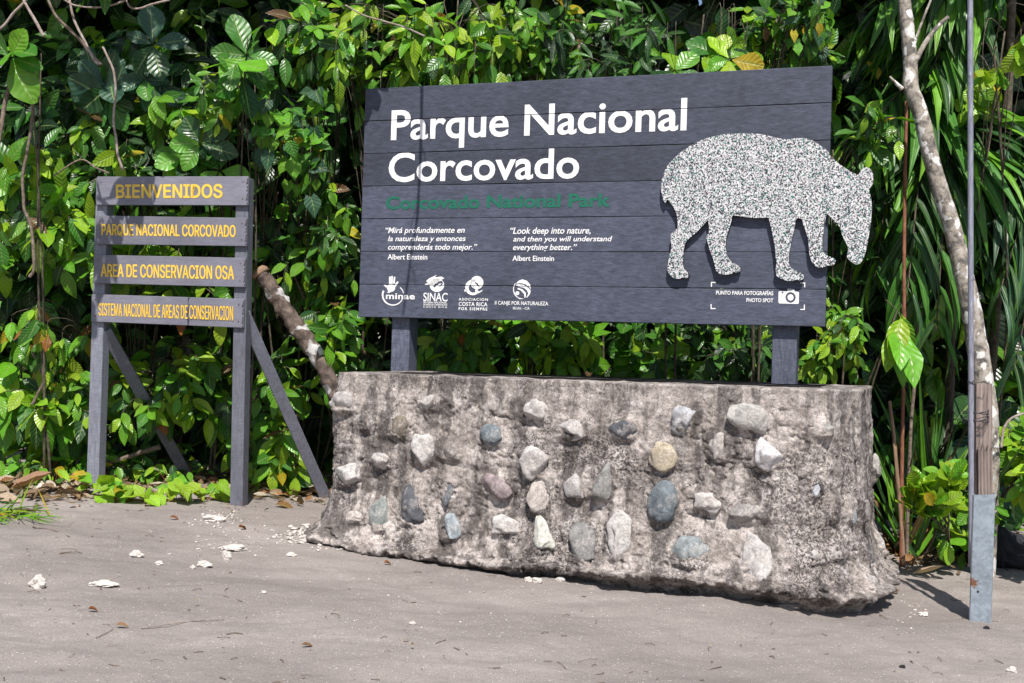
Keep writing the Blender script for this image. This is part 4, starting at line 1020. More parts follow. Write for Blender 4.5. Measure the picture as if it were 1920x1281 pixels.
HG = 'shrubs of the green hedge behind the signs'
H = [
 # name, label, px, py, Y, rx, rz, options
 ('leafy_shrub', 'bright drooping shrub at the left edge beside the welcome sign', 60, 400, 7.75, 120, 120, dict(mixn='bright', size=.16, twigs=34)),
 ('leafy_shrub', 'sunlit shrub of long leaves by the left foot of the welcome sign', 70, 760, 7.75, 125, 125, dict(mixn='bright', size=.17, twigs=36)),
 ('leafy_shrub', 'shrub with russet young shoots left of the welcome sign post', 120, 610, 7.75, 95, 85, dict(mixn='russet', size=.12, twigs=30, whorl=True, per=6)),
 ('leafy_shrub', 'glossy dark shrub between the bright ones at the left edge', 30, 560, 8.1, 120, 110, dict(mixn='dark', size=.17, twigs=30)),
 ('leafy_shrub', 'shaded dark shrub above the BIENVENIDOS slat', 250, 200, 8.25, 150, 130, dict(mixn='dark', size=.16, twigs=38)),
 ('leafy_shrub', 'mid green shrub reaching down over the BIENVENIDOS slat', 215, 295, 7.9, 110, 60, dict(mixn='green', size=.14, twigs=26)),
 ('leafy_shrub', 'leafy shrub seen between the slats of the welcome sign', 320, 470, 7.95, 150, 120, dict(mixn='bright', size=.14, twigs=44)),
 ('leafy_shrub', 'low shrub framed by the two posts of the welcome sign', 310, 700, 7.95, 120, 100, dict(mixn='bright', size=.12, twigs=40)),
 ('leafy_shrub', 'bushy shrub beside the right brace of the welcome sign', 545, 800, 8.0, 85, 110, dict(mixn='bright', size=.12, twigs=36)),
 ('leafy_shrub', 'shrub with a bright leaf pair behind the right post of the welcome sign', 470, 740, 8.1, 90, 110, dict(mixn='green', size=.14, twigs=32)),
 ('leafy_shrub', 'small shrub crouching under the left brace of the welcome sign', 250, 840, 8.15, 100, 60, dict(mixn='green', size=.10, twigs=30)),
 ('leafy_shrub', 'shrub of small leaves left of the large sign above the dead trunk', 610, 420, 7.95, 75, 130, dict(mixn='green', size=.11, twigs=34)),
 ('leafy_shrub', 'shrub hugging the left edge of the large sign over the plinth', 640, 610, 7.9, 75, 80, dict(mixn='green', size=.115, twigs=30)),
 ('leafy_shrub', 'dark shrub right of the welcome sign behind the dead trunk', 540, 450, 8.25, 100, 120, dict(mixn='dark', size=.13, twigs=34)),
 ('leafy_shrub', 'bright shrub hanging above the left end of the large sign', 700, 70, 7.8, 110, 90, dict(mixn='bright', size=.12, twigs=36, hang=True)),
 ('leafy_shrub', 'lime green shrub above the words of the large sign', 860, 60, 7.8, 110, 90, dict(mixn='bright', size=.125, twigs=38, hang=True)),
 ('leafy_shrub', 'tangled pale green shrub over the middle of the large sign', 1010, 80, 7.9, 110, 80, dict(mixn='green', size=.10, twigs=36)),
 ('leafy_shrub', 'dark glossy shrub over the top edge of the large sign', 1160, 80, 7.8, 110, 80, dict(kind='lance', mixn='dark', size=.14, twigs=38)),
 ('leafy_shrub', 'dark shrub touching the tapir end of the large sign top', 1460, 80, 7.5, 110, 70, dict(mixn='green', size=.12, twigs=34)),
 ('leafy_shrub', 'shrub filling the gap below the sign beside its left post', 860, 645, 8.0, 95, 70, dict(mixn='bright', size=.115, twigs=36)),
 ('leafy_shrub', 'shrub with drooping leaves in the middle of the gap under the sign', 1030, 640, 7.95, 95, 70, dict(mixn='bright', size=.125, twigs=36)),
 ('leafy_shrub', 'broad leaved shrub in the gap under the sign below the emblems', 1170, 650, 7.9, 85, 60, dict(kind='obo', mixn='green', size=.14, twigs=26, per=5)),
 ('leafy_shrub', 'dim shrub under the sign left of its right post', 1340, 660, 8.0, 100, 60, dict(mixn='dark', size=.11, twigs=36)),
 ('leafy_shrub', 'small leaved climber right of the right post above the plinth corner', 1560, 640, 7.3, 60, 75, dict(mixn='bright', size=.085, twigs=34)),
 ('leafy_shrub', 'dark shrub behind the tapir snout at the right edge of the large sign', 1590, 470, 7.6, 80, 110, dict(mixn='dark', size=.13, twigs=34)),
 ('leafy_shrub', 'sprig of oval leaves above the tapir ear', 1610, 275, 7.2, 50, 70, dict(mixn='green', size=.12, twigs=12, per=6)),
 ('leafy_shrub', 'sunlit shrub at the right edge behind the black bag', 1905, 890, 6.9, 60, 110, dict(mixn='lime', size=.11, twigs=34, droop=.2)),
 ('leafy_shrub', 'dark large leaved shrub behind the foot of the leaning tree', 1800, 870, 7.6, 90, 110, dict(kind='obo', mixn='dark', size=.24, twigs=22, per=5, mat='big')),
 ('herb', 'bright green herb at the right end of the plinth', 1738, 940, 6.6, 50, 58, dict(mixn='lime', kind='obo', size=.125, twigs=22, per=6, droop=-.15, whorl=True, depth=.2, tip_up=.12)),
 ('leafy_shrub', 'low broad leaved plant at the foot of the leaning tree behind the herb', 1800, 960, 6.9, 45, 50, dict(kind='obo', mixn='bright', size=.10, twigs=18, per=6, droop=.1, depth=.2)),
 ('broad_leaf_sapling', 'large leaved sapling in the top left corner', 45, 95, 7.0, 40, 40, dict(kind='obo', mixn='rosette', depth=.08, size=.27, twigs=2, per=5, whorl=True, mat='big', spread=1.0)),
 ('broad_leaf_sapling', 'large round leaved sapling high above the welcome sign', 440, 95, 7.25, 40, 35, dict(kind='obo', mixn='rosette', depth=.10, size=.27, twigs=3, per=5, whorl=True, mat='big', spread=1.0)),
 ('broad_leaf_sapling', 'dark large leaved sapling in the shade above the welcome sign', 270, 120, 8.0, 110, 90, dict(kind='obo', mixn='blue', size=.25, twigs=10, per=5, whorl=True, mat='big', spread=.9)),
 ('broad_leaf_sapling', 'glossy large leaves just above the right end of the BIENVENIDOS slat', 400, 290, 7.7, 70, 50, dict(kind='obo', mixn='green', size=.22, twigs=6, per=5, whorl=True, mat='big', spread=1.0)),
 ('broad_leaf_sapling', 'large leaved sapling over the tapir end of the sign', 1345, 50, 7.0, 80, 60, dict(kind='obo', mixn='bright', size=.19, twigs=9, per=5, whorl=True, mat='big', hang=True)),
 ('leafy_shrub', 'leafy shrub above the gap between the two signs', 590, 70, 7.9, 90, 90, dict(mixn='green', size=.13, twigs=32, hang=True)),
 ('leafy_shrub', 'yellow green sprigs right of the large round leaves', 410, 200, 7.6, 55, 55, dict(mixn='bright', size=.10, twigs=16)),
 ('leafy_shrub', 'oval leaved shrub in the hedge beside the round leaved sapling', 340, 225, 7.85, 70, 60, dict(mixn='bright', size=.17, twigs=12, per=6)),
 ('heart_vine', 'heart leaved vine hanging between the two signs', 570, 240, 7.65, 85, 120, dict(kind='heart', mixn='heart', size=.12, twigs=24, per=6, mat='heart', hang=True)),
 ('heart_vine', 'heart leaved vine draped over the right top of the large sign', 1475, 25, 7.2, 60, 45, dict(kind='heart', mixn='heart', size=.10, twigs=20, per=6, mat='heart', hang=True)),
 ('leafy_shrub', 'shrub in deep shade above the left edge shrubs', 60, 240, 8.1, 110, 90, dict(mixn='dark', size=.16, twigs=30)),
]
for (nm, lb, px, py, Y, rx, rz, o) in H:
    shrub(nm, lb, 'herb' if nm == 'herb' else 'vine' if 'vine' in nm else 'sapling' if 'sapling' in nm else 'shrub', px, py, Y, rx, rz, group=None, **o)

# the forest mass behind: nobody could count it
def undergrowth():
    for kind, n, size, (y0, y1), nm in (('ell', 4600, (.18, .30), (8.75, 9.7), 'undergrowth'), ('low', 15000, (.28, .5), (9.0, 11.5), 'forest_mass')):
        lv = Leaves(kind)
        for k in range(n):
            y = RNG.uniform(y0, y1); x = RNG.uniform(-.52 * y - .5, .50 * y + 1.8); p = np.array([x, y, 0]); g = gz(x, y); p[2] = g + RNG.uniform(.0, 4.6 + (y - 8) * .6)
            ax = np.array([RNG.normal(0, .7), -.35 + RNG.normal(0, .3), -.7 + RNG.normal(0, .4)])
            lv.add(p, ax, FACE + RNG.normal(0, .45, 3), RNG.uniform(*size), tone(MIXES['green' if kind == 'ell' else 'far']) * (.8 if kind == 'ell' else .6), RNG.uniform(.1, .7))  # leaf tones scaled down to paint the shade deep in the hedge
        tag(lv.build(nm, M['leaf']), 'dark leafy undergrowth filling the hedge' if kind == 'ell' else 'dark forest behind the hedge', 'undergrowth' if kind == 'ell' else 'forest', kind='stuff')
undergrowth()

# ------------------------------------------------------------------ palms on the right
def frond(root, p0, p1, p2, n, plen, mixd, hang=.75, wid=1.0, fan=False):
    """arching rib p0 > p1 > p2 with strap leaflets on both sides"""
    rib = smoothline([p0, p1, p2], 40); m = MB(); v, f = tube_vf(rib, np.linspace(.013, .004, 40), 6); m.add(v, f)
    r = m.build('rib', M['stem'], None); lv = Leaves('strap'); t = norm(np.gradient(rib, axis=0))
    for i in range(n):
        for sgn in (-1, 1):
            u = .18 + .82 * i / (n - 1); k = min(int(u * 39), 38); tt = t[k]; sd = norm(np.cross(tt, np.array([0, 0, 1]))) * sgn
            ax = sd * .8 + tt * .75 + np.array([0, -.05, -hang]) + RNG.normal(0, .10, 3); nm = np.array([0, -.45, .9]) + sd * .25 + RNG.normal(0, .2, 3)
            L = plen * (.55 + .45 * math.sin(PI * min(u + .1, 1))) * RNG.uniform(.85, 1.1)
            lv.add(rib[k], ax, nm, L, tone(mixd), RNG.uniform(.25, .95))
    me_o = lv.build('frond', M['strap'], None, .5)
    put(me_o, root); put(r, me_o)
    return me_o
PM = dict(mid=.45, fresh=.18, dark=.35, new=.02)  # palm greens lowered to paint in shade, palms below likewise
PD2 = dict(blue=.45, dark=.4, mid=.15)
def palm(label, bpx, Y, crown, fronds, n=22, plen=.55, mixd=PM, hang=.75, group='palms on the right of the large sign'):
    c = unp(*crown, Y); b = np.array([unp(bpx, 900, Y)[0], Y, 0]); b[2] = gz(b[0], b[1]) - .03
    root = thing('palm', label, 'palm', b, group); m = MB()
    v, f = tube_vf(smoothline([b, (b + c) / 2 + np.array([.05, .03, 0]), c], 30), np.linspace(.035, .028, 30), 10, .06, 2); m.add(v, f); m.build('stem', M['stem'], root)
    for (x1, y1, z1, x2, y2, z2) in fronds: frond(root, c, unp(x1, y1, z1), unp(x2, y2, z2), n, plen, mixd, hang)
palm('feathery palm with hanging leaflets behind the leaning tree', 1770, 7.9, (1775, 330),
     [(1700, 170, 7.6, 1585, 330, 7.3), (1690, 240, 7.5, 1640, 520, 7.3), (1740, 220, 7.4, 1700, 560, 7.0), (1820, 200, 7.6, 1840, 480, 7.2), (1850, 230, 7.8, 1930, 420, 7.5), (1760, 160, 7.8, 1690, 60, 7.8), (1780, 260, 7.3, 1755, 620, 7.0)], 20, .80, dict(mid=.45, fresh=.15, dark=.40), .75)
palm('palm sweeping its long leaflets up beside the right end of the large sign', 1830, 7.7, (1900, -60),
     [(1800, -90, 7.6, 1690, 40, 7.3), (1780, -60, 7.7, 1650, 10, 7.5), (1820, -40, 7.5, 1740, 150, 7.3)], 24, .85, dict(mid=.5, dark=.35, fresh=.15), .35)
palm('dark blue green palm at the right edge beyond the grey metal pole', 1990, 7.7, (2010, 330),
     [(1960, 300, 7.4, 1860, 420, 7.2), (1950, 330, 7.3, 1870, 560, 7.1), (1970, 380, 7.2, 1900, 700, 7.0), (1980, 230, 7.5, 1880, 280, 7.3), (2040, 330, 7.3, 1985, 640, 7.0)], 22, .72, PD2, .65)
def strap_clump(label, px, Y, n, L, mixd, spread=.5):
    b = np.array([unp(px, 900, Y)[0], Y, 0]); b[2] = gz(b[0], b[1]) - .02
    root = thing('strap_leaved_plant', label, 'plant', b); lv = Leaves('blade')
    for k in range(n):
        a = RNG.uniform(0, 2 * PI); ax = np.array([math.cos(a) * spread, math.sin(a) * spread - .15, 1.0]) + RNG.normal(0, .12, 3)
        lv.add(b + RNG.normal(0, .05, 3) * np.array([1, 1, 0]), ax, np.array([-ax[0], -1.0, .3]) + RNG.normal(0, .3, 3), L * RNG.uniform(.6, 1.15), tone(mixd), RNG.uniform(-.9, .9))
    lv.build('foliage', M['strap'], root, .4)
strap_clump('upright clump of strap leaves just right of the plinth', 1705, 7.3, 28, .90, dict(fresh=.3, mid=.4, dark=.15, brown=.15))
strap_clump('drooping clump of strap leaves between plinth and leaning tree', 1770, 7.5, 32, 1.2, dict(fresh=.25, mid=.40, dark=.25, brown=.10), .42)
def thin_stem(label, pts, Z, w, mat, cat='stem', nm='bare_cane'):
    p = smoothline([unp(x, y, Z + (q[0] if q else 0)) for x, y, *q in pts], 40); b = p[-1].copy()
    root = thing(nm, label, cat, b); m = MB(); v, f = tube_vf(p, np.linspace(w * .85, w, 40), 8, .12, 6); m.add(v, f); m.build('stalk', M[mat], root)
thin_stem('straight reddish brown stem between the large sign and the leaning tree', [(1700, 190), (1697, 330), (1695, 520), (1696, 650), (1692, 800), (1690, 975), (1690, 1062)], 7.0, .012, 'redstem')
thin_stem('pale broken cane leaning beside the plinth end', [(1668, 752), (1676, 820), (1683, 900), (1690, 985), (1694, 1062)], 7.0, .013, 'logend')
thin_stem('brown dry cane behind the reddish stem', [(1722, 560), (1716, 700), (1708, 800), (1702, 960), (1700, 1055)], 7.15, .012, 'twig')

# ------------------------------------------------------------------ crowns above the frame: they shade the hedge and the signs
def crown(root, limbs, blobs, leaf, size, mixn, kind='ell', hangers=()):
    m = MB()
    for p, w0, w1 in limbs:
        q = smoothline([np.array(x, float) for x in p], 30); v, f = tube_vf(q, np.linspace(w0, w1, 30), 9, .08, 4); m.add(v, f)
    lv = Leaves(kind)
    for (c, r, n) in blobs:
        c = np.array(c, float); r = np.array(r, float)
        for k in range(n):
            tip = c + norm(RNG.normal(size=3)) * r * RNG.uniform(.3, 1) ** .6; st = c + (tip - c) * .35 + np.array([0, 0, .06])
            p = smoothline([st, (st + tip) / 2 + np.array([0, 0, .05]), tip, tip + np.array([0, 0, -.09])], 9); v, f = tube_vf(p, np.linspace(.006, .002, 9), 4); m.add(v, f)
            twig_leaves(lv, p, 6, size, MIXES[mixn], .5, FACE)
    m.build('limb', M['stem'], root); lv.build('crown', M[leaf], root)

def overhang_tree():
    b = np.array([-4.5, 6.6, 0.]); b[2] = gz(b[0], b[1]) - .03
    root = thing('overhanging_tree', 'tree whose boughs and bare twigs hang in from the top left corner', 'tree', b)
    m = MB(); v, f = tube_vf(smoothline([b, b + np.array([.1, .1, 2.2]), b + np.array([.35, -.1, 4.6])], 40), np.linspace(.11, .07, 40), 14, .07, 3); m.add(v, f); m.build('trunk', M['bark'], root)
    T0 = b + np.array([.32, -.08, 4.3])
    limbs = [([T0, (-3.2, 6.2, 4.9), (-2.2, 5.6, 4.9), (-1.2, 5.2, 5.1)], .05, .018), ([T0, (-3.3, 6.9, 5.2), (-2.3, 6.9, 5.3), (-1.3, 6.9, 5.2)], .05, .02),
             ([(-2.2, 5.6, 4.9), (-2.3, 5.8, 4.2), (-2.42, 6.1, 3.3), (-2.35, 6.45, 3.12)], .02, .006)]
    blobs = [((-2.33, 6.47, 3.08), (.20, .12, .06), 4), ((-2.47, 6.30, 3.04), (.12, .12, .06), 3), ((-2.52, 6.10, 3.02), (.08, .12, .06), 2), ((-.85, 6.72, 3.26), (.07, .06, .05), 2), ((-2.6, 6.5, 5.0), (.75, .5, .35), 46), ((-1.75, 6.75, 5.2), (.6, .5, .35), 36), ((-3.3, 6.6, 5.2), (.6, .5, .4), 30)]
    crown(root, limbs, blobs, 'leaf', .17, 'green')
    # a bare bough just above the picture: it draws the thin shadow down the planks
    sd_ = np.array([math.tan(SUN_AZ), -1.0, math.tan(SUN_EL) / math.cos(SUN_AZ)]); pts = []
    for px, py in ((791, 168), (790, 230), (788, 300), (785, 360), (782, 410), (772, 470), (764, 530), (756, 590)):
        s_, z_ = onplane(px, py); q = S(s_, 0, z_); d_ = (3.13 - z_) / 1.728 + .14; pts.append(q + sd_ * d_)
    p = smoothline(pts, 60); m = MB(); v, f = tube_vf(p, np.linspace(.010, .007, 60), 8, .2, 5); m.add(v, f)
    for k, dx in ((8, .07), (14, .05), (30, -.04), (46, .05)):
        q = smoothline([p[k], p[k] + np.array([dx * .5, -.05, .03]), p[k] + np.array([dx, -.14, .05])], 8); v, f = tube_vf(q, np.linspace(.004, .002, 8), 5); m.add(v, f)
    q = smoothline([p[0], p[0] + np.array([-.1, .1, .4]), (-1.3, 6.9, 5.2)], 20); v, f = tube_vf(q, np.linspace(.010, .016, 20), 8); m.add(v, f)
    m.build('bough', M['twig'], root)
overhang_tree()

def right_crown():
    crown(TREE, [([unp(1692, -60, 6.8), (2.4, 6.5, 4.4), (2.9, 6.1, 4.9)], .05, .02), ([unp(1760, -80, 6.78), (2.75, 6.8, 4.35), (3.3, 6.8, 4.8)], .03, .015)],
          [((2.75, 6.3, 4.8), (.7, .5, .35), 40), ((3.3, 6.8, 4.8), (.6, .5, .4), 34), ((2.3, 7.0, 4.6), (.5, .4, .35), 26)], 'leaf', .16, 'bright')
right_crown()

# added leaf roof above the frame, blocks sky light over the hedge
def canopy():
    lv = Leaves('low')
    for k in range(6000):
        x = RNG.uniform(-6.5, 8); y = RNG.uniform(7.9, 12.5); z = 4.1 + RNG.uniform(0, 1.6) + .25 * math.sin(x * 1.7) + .12 * (y - 8)
        ax = np.array([RNG.normal(0, .7), -.5 + RNG.normal(0, .4), -.35 + RNG.normal(0, .4)])
        lv.add(np.array([x, y, z]), ax, np.array([0, -.3, .9]) + RNG.normal(0, .35, 3), RNG.uniform(.3, .5), tone(MIXES['far']), RNG.uniform(.1, .6))
    tag(lv.build('sky_block_canopy', M['leaf']), 'unseen leaf canopy added to keep sky light off the hedge', 'forest', kind='stuff')
canopy()

# sprig of the leaning tree's neighbour, top right
shrub('leafy_bough', 'yellow green leafy bough in the top right corner beside the metal pole', 'bough', 1880, 60, 6.9, 55, 70, kind='obo', mixn='lime', size=.13, twigs=16, per=7, whorl=True, hang=True, tip_up=.1)
shrub('leafy_shrub', 'three pale leaves on the reddish stem under the tapir snout', 'shrub', 1695, 585, 6.95, 22, 25, kind='ell', mixn='lime', size=.24, twigs=3, per=5, whorl=True, mat='big', depth=.06, droop=1.0)

# ------------------------------------------------------------------ bare twigs and vines in front of the hedge
thin_stem('knotted bare vine hanging down to the BIENVENIDOS slat', [(193, 88), (204, 112), (213, 134), (217, 174), (214, 205), (213, 231), (218, 262), (221, 290), (230, 318)], 7.0, .008, 'pale', 'vine', 'hanging_vine')
thin_stem('long brown vine hanging at the far left above the bright shrub', [(60, 150), (62, 190), (58, 240), (50, 290), (42, 330), (44, 370), (46, 395), (58, 425), (64, 500), (55, 520)], 7.05, .010, 'twig', 'vine', 'hanging_vine')
thin_stem('thick brown vine curving up the left edge of the picture', [(35, 120), (22, 150), (10, 190), (2, 240), (-10, 300)], 7.0, .014, 'twig', 'vine', 'hanging_vine')
thin_stem('straight pale twig slanting down from the top left corner', [(38, -10), (55, 20), (68, 42), (82, 68)], 6.6, .009, 'pale', 'twig', 'bare_twig')
thin_stem('branched brown twig dropping from the top left beside the large leaves', [(88, -5), (105, 30), (130, 55), (150, 75), (170, 100), (190, 122)], 6.7, .009, 'twig', 'twig', 'bare_twig')
thin_stem('brown twig with a bent tip left of the shaded dark shrub', [(130, 0), (140, 40), (160, 80), (175, 110), (185, 121)], 6.65, .008, 'pale', 'twig', 'bare_twig')
thin_stem('wavy pale tendril across the top above the round leaves', [(115, -4), (140, 10), (180, 14), (215, 8), (236, 0)], 6.6, .006, 'pale', 'twig', 'bare_twig')
thin_stem('drooping pale tendril left of the gap between the signs', [(236, 0), (245, 14), (262, 16), (285, 8), (318, 0)], 6.65, .006, 'pale', 'twig', 'bare_twig')
thin_stem('pale diagonal twig across the top left corner', [(-5, 58), (10, 45), (25, 25), (45, 5), (52, -8)], 6.6, .008, 'pale', 'twig', 'bare_twig')
thin_stem('curved bare twig arching above the top left corner of the large sign', [(648, 10), (680, 28), (720, 40), (760, 52), (796, 68)], 7.2, .006, 'pale', 'twig', 'bare_twig')
thin_stem('grey stalk reaching over the small shrubs at the left edge', [(100, 330), (150, 300), (180, 315), (205, 325)], 7.3, .006, 'twig', 'twig', 'bare_twig')
thin_stem('bare brown stems tangle right of the dead trunk', [(505, 440), (540, 490), (570, 560), (600, 640)], 7.9, .010, 'twig', 'twig', 'bare_twig')
thin_stem('upright brown stem beside the right post of the welcome sign', [(520, 360), (512, 430), (500, 500), (490, 620), (486, 760)], 8.0, .010, 'stem', 'stem', 'bare_cane')
thin_stem('bent grey twig at the foot of the shrubs left of the welcome sign', [(60, 660), (75, 690), (82, 715), (70, 740), (60, 760)], 7.4, .010, 'twig', 'twig', 'bare_twig')
thin_stem('pale arching stick right of the pole behind the stake', [(1920, 775), (1896, 785), (1882, 805), (1877, 840)], 6.6, .008, 'pale', 'twig', 'bare_twig')
thin_stem('fallen brown branch lying under the left brace of the welcome sign', [(195, 868), (225, 862), (260, 850), (300, 838)], 7.75, .018, 'twig', 'branch', 'fallen_branch')

# ------------------------------------------------------------------ creeping vine, litter, stones
def creeper(label, line, n, size, mixn, up, nm='creeping_vine', kind='heart'):
    pts = smoothline([gp(x, y, .012) for x, y in line], 60); root = thing(nm, label, 'vine', pts[30]); m = MB(); v, f = tube_vf(pts, .004, 5); m.add(v, f); lv = Leaves(kind)
    for i in range(n):
        k = RNG.integers(0, 60); p = pts[k] + np.array([RNG.normal(0, .03), RNG.normal(0, .05), 0]); p[2] = gz(p[0], p[1]) + .006
        h = RNG.uniform(.03, .11) * up; q = p + np.array([RNG.normal(0, .03), -.01, h]); s = smoothline([p, (p + q) / 2 + np.array([0, .01, 0]), q], 6); v, f = tube_vf(s, .002, 4); m.add(v, f)
        ax = np.array([RNG.normal(0, .8), -.55, RNG.normal(-.25, .45)]); lv.add(q, ax, np.array([RNG.normal(0, .3), -.45, .85]), size * RNG.uniform(.6, 1.25), tone(MIXES[mixn]), RNG.uniform(.1, .8))
    m.build('runner', M['redstem'], root); lv.build('foliage', M['heart' if kind == 'heart' else 'leaf'], root)
creeper('creeping vine with upright pale leaves along the sand between the welcome sign posts', [(150, 925), (230, 940), (320, 942), (420, 938)], 52, .11, 'lime', 1.0)
creeper('darker creeping vine behind the left foot of the welcome sign', [(60, 905), (150, 900), (260, 905), (350, 915)], 70, .11, 'bright', 1.2, kind='ell')
creeper('creeping vine on the litter between the right post and the plinth', [(470, 935), (520, 915), (570, 920), (610, 915)], 26, .09, 'bright', 1.0, kind='ell')
creeper('patch of small weeds in the litter under the braces of the welcome sign', [(200, 905), (300, 900), (420, 905), (560, 905)], 90, .085, 'green', 1.1, kind='ell')
creeper('low creeper at the foot of the hedge at the left edge', [(-10, 900), (40, 905), (90, 915)], 44, .11, 'green', 1.2, kind='ell')
creeper('low green creeper beside the bright herb right of the plinth', [(1690, 1015), (1740, 1010), (1800, 1020)], 26, .09, 'bright', 1.0, kind='ell')
def grass_tuft(label, px, py, n, L, nm='grass_tuft'):
    c = gp(px, py); root = thing(nm, label, 'grass', c); lv = Leaves('blade')
    for k in range(n):
        p = c + np.array([RNG.normal(0, .10), RNG.normal(0, .07), 0]); p[2] = gz(p[0], p[1]); ax = np.array([RNG.normal(.2, .8), RNG.normal(-.3, .5), .30])
        lv.add(p, ax, np.array([0, -.5, .8]) + RNG.normal(0, .3, 3), L * RNG.uniform(.5, 1.2), tone(dict(new=.15, fresh=.35, mid=.2, brown=.25, yellow=.05)), RNG.uniform(.4, 1.4))
    lv.build('blade', M['grass'], root, .3)
grass_tuft('tuft of sprawling grass on the sand at the left edge', 5, 965, 130, .22)

def litter():
    lv = Leaves('ell'); lw = Leaves('low')
    cols = [(.17, .10, .06), (.26, .17, .11), (.36, .27, .20), (.11, .065, .04), (.44, .37, .30), (.24, .11, .05)]
    def strip(px0, px1, py, spread, n, size):
        for k in range(n):
            px = RNG.uniform(px0, px1); p = gp(px, py + RNG.normal(0, spread), .008); a = RNG.uniform(0, 2 * PI)
            lv.add(p + np.array([0, 0, RNG.uniform(0, .02)]), np.array([math.cos(a), math.sin(a), RNG.normal(.05, .16)]), np.array([RNG.normal(0, .4), RNG.normal(-.1, .4), 1]), size * RNG.uniform(.4, 1.3), np.array(cols[RNG.integers(6)]) * RNG.uniform(.7, 1.3), RNG.uniform(-.9, .9))
    strip(-60, 620, 908, 12, 700, .075); strip(-40, 640, 935, 12, 160, .04); strip(-40, 160, 915, 14, 150, .13); strip(470, 620, 918, 14, 160, .10); strip(1650, 1930, 1030, 14, 200, .10); strip(1670, 1830, 1036, 10, 60, .16)
    strip(0, 1900, 1120, 70, 90, .016); strip(1600, 1690, 1112, 5, 26, .035); strip(1690, 1800, 1062, 14, 30, .05)
    tag(lv.build('leaf_litter', M['dry']), 'brown leaf litter along the foot of the hedge', 'leaf litter', kind='stuff')
litter()

def one_leaf(label, px, py, L, col, ang, droop=.7, lift=.012, tilt=.1, nm='dry_leaf', kind='ell'):
    p = gp(px, py, lift); lv = Leaves(kind); lv.add(p, np.array([math.cos(ang), math.sin(ang), tilt]), np.array([0, -.25, 1.]), L, np.array(col), droop)
    o = lv.build(nm, M['dry'], None, .9, origin=p); tag(o, label, 'leaf')
one_leaf('large curled brown leaf on the litter at the left edge', 20, 925, .24, (.30, .17, .11), .3, -.6, .03)
one_leaf('curled dark brown pod like leaf on the sand beside the right welcome post', 515, 950, .14, (.17, .085, .03), -.15, .9)
one_leaf('small crumpled red brown leaf on the sand left of the plinth rubble', 447, 996, .06, (.20, .06, .02), .8, 1.2, .02)
one_leaf('red brown leaf flake behind the white lumps on the sand', 318, 975, .06, (.22, .07, .03), .2, 1.1, .015)
one_leaf('big orange brown leaf lying right of the plinth', 1700, 1040, .30, (.34, .13, .06), .0, -.4, .03)
one_leaf('pale narrow dead leaf on the sand before the steel post', 1712, 1082, .17, (.36, .27, .19), -.35, -.5, .02, .1, 'dry_leaf', 'lance')
one_leaf('thin brown leaf lying on open sand in the near middle', 565, 1215, .05, (.22, .12, .07), .1, .8, .012, .05, 'dry_leaf', 'lance')
one_leaf('rusty leaf scrap on the sand near the left white lumps', 165, 1148, .04, (.24, .08, .03), .3, 1.0)
one_leaf('torn red brown leaf against the plinth foot', 720, 1060, .045, (.26, .08, .03), .5, 1.0)
one_leaf('folded tan leaf on the sand at the lower left edge', 217, 1178, .05, (.30, .16, .09), .2, .9)

def lump(label, px, py, w, h, seed, nm='chalky_lump', group=None, cat='stone', mat='chalk'):
    p = gp(px, py + h * .6); Z = (p - CAM) @ cF; w, h = w / FPX * Z, h / FPX * Z
    bm = bmesh.new(); bmesh.ops.create_icosphere(bm, subdivisions=4, radius=1.0); q = np.array([v.co[:] for v in bm.verts])
    q = q * (1 + .32 * fbm(q * 1.3 + seed, 2, seed) + .16 * fbm(q * 3.1 + seed, 3, seed + 1) + .05 * fbm(q * 9, 2, seed + 2))[:, None]
    q = q * np.array([w, w * .8, h]); q[:, 2] += h * .45; q[:, 2] = np.maximum(q[:, 2], -.01)
    for v_, co in zip(bm.verts, q): v_.co = Vector(tuple(co))
    me = bpy.data.meshes.new(nm); bm.to_mesh(me); bm.free(); o = link(nm, me, M[mat]); o.location = Vector(tuple(p)); tag(o, label, cat, group)
G = 'white lumps of broken concrete on the sand'
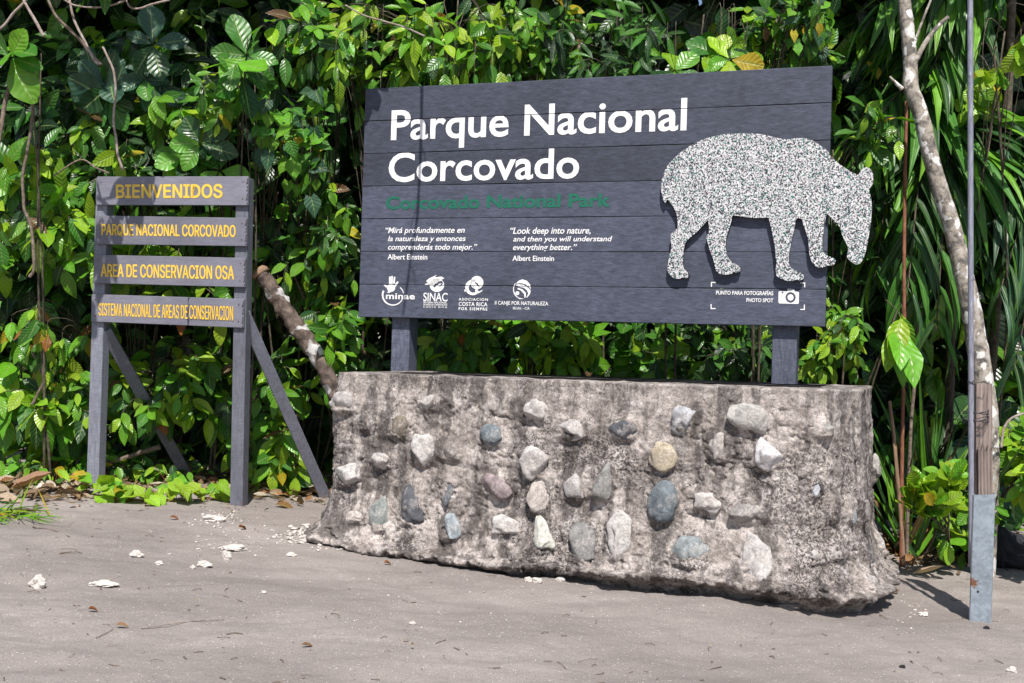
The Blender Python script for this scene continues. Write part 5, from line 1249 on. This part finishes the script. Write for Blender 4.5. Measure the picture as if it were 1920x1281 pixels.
for lb, px, py, w, h in (('large white crumbly lump nearest the left edge on the sand', 70, 1092, 15, 16), ('flat wide white lump right of the large crumbly one', 193, 1094, 22, 6), ('rounded white lump alone on the sand left of centre of the bare ground', 254, 1039, 12, 8),
     ('white lump beside a tiny pebble below the rubble', 382, 1058, 12, 8), ('tiny white pebble left of its larger twin', 361, 1063, 5, 4), ('upright narrow white lump in front of the rubble', 424, 1042, 8, 10), ('low broad white lump closest to the rubble spill', 438, 1026, 22, 7),
     ('small white lump between the rounded lump and the pebble pair', 298, 1056, 7, 5), ('pale lump on the sand under the right welcome post', 402, 972, 20, 7), ('white chip right of the upright narrow lump', 545, 1040, 9, 5), ('pale speck of a stone in the middle of the near sand', 495, 1110, 5, 3),
     ('white chip at the bottom right corner of the sand', 1898, 1256, 9, 6), ('white shell like chip in front of the plinth middle', 773, 1168, 6, 4), ('pair leading white chip under the plinth overhang', 990, 1087, 8, 6), ('second white chip under the plinth overhang', 1008, 1089, 9, 6), ('third larger white chip under the plinth overhang', 1050, 1086, 8, 5),
     ('sandy clod at the lower front corner of the plinth', 1475, 1135, 24, 6), ('white chip left of the steel post', 1730, 1152, 9, 5), ('dark pebble at the right foot of the steel post', 1850, 1177, 5, 4), ('dark pebble pair on the near sand right of centre', 1692, 1250, 5, 4), ('pale weathered lump in the litter by the left welcome post', 85, 912, 16, 9)):
    lump(lb, px, py, w, h, int(px) % 97, group=G if 'dark' not in lb else None, nm='chalky_lump' if 'dark' not in lb else 'pebble', mat='chalk' if 'dark' not in lb else 'bag') if 'clod' not in lb else lump(lb, px, py, w, h, 5, 'sand_clod', mat='sand', cat='clod')

def scatter(nm, lab, cat, zones, mat, cols=None):
    """loose grit lying on the sand: one mass nobody could count"""
    base = bmesh.new(); bmesh.ops.create_icosphere(base, subdivisions=1, radius=1.0); bv = np.array([v.co[:] for v in base.verts]); bf = np.array([[v.index for v in f.verts] for f in base.faces]); base.free()
    VV = []; FF = []; n = 0
    for (pts, smin, smax) in zones:
        for p in pts:
            s = smin + (smax - smin) * RNG.random() ** 3; v = (bv + RNG.normal(0, .28, bv.shape)) * np.array([s, s * RNG.uniform(.35, .9), s * RNG.uniform(.25, .6)])
            a = RNG.uniform(0, 6.28); c, sn = math.cos(a), math.sin(a); v = np.stack([v[:, 0] * c - v[:, 1] * sn, v[:, 0] * sn + v[:, 1] * c, v[:, 2]], -1)
            VV.append(v + p + np.array([0, 0, s * .2])); FF.append(bf + n); n += len(bv)
    tag(pymesh(nm, np.concatenate(VV), np.concatenate(FF), mat, None, False), lab, cat, kind='stuff')
def rnd_px(n, x0, x1, y0, y1): return [gp(RNG.uniform(x0, x1), RNG.uniform(y0, y1) if y0 != y1 else y0) for _ in range(n)]
def around(n, px, py, sx, sy): return [gp(px + RNG.normal(0, sx), py + RNG.normal(0, sy)) for _ in range(n)]
scatter('shell_grit', 'white shell grit sprinkled over the grey sand', 'grit', [(rnd_px(1100, -20, 1940, 960, 1290), .0005, .0046), (rnd_px(200, 640, 1500, 1060, 1180), .001, .008), (around(160, 420, 1000, 90, 25), .002, .012), (around(70, 1720, 1150, 60, 20), .002, .011), (around(120, 1700, 1050, 60, 20), .002, .012)], M['chalk'])
scatter('plinth_rubble', 'white crumbled concrete spilling from the left foot of the plinth', 'rubble', [(around(260, 590, 1002, 24, 9), .006, .028), (around(90, 545, 1012, 20, 5), .004, .016), (around(120, 410, 972, 22, 6), .004, .016), (around(80, 440, 1024, 25, 5), .003, .012), (around(60, 640, 1028, 30, 4), .004, .018)], M['chalk'])
def bits():
    m = MB()
    for k in range(260):
        p = gp(RNG.uniform(0, 1920), RNG.uniform(960, 1285) if k % 3 else RNG.uniform(950, 1010), .002); a = RNG.uniform(0, 6.28); L = RNG.uniform(.006, .05) * (1 if k % 5 else 2); d = np.array([math.cos(a), math.sin(a), 0])
        q = smoothline([p, p + d * L * .5 + np.array([0, 0, RNG.uniform(0, .006)]) + RNG.normal(0, .004, 3) * np.array([1, 1, 0]), p + d * L], 6); v, f = tube_vf(q, RNG.uniform(.0008, .0022), 4); m.add(v, f)
    tag(m.build('twig_crumbs', M['twig'], None), 'dark twig crumbs scattered on the sand', 'litter', kind='stuff')
bits()
def ground_stick(label, a, b, r, mat='twig'):
    p, q = gp(*a, .004), gp(*b, .004); mid = (p + q) / 2 + np.array([.01, .015, .004]); s = smoothline([p, mid, q], 24); m = MB(); v, f = tube_vf(s, np.linspace(r, r * .5, 24), 6, .2, 3); m.add(v, f)
    o = m.build('twig', M[mat], None, origin=s[12]); tag(o, label, 'twig')
ground_stick('long thin dry twig lying on the near sand left of centre', (265, 1180), (420, 1163), .0026, 'pale')
ground_stick('dark twig on the sand near the rounded white lump', (112, 1039), (155, 1039), .0035)
ground_stick('pale bent straw by the folded tan leaf', (180, 1198), (212, 1180), .002, 'pale')
ground_stick('dark stick among the grass at the left edge', (62, 990), (130, 1008), .004)
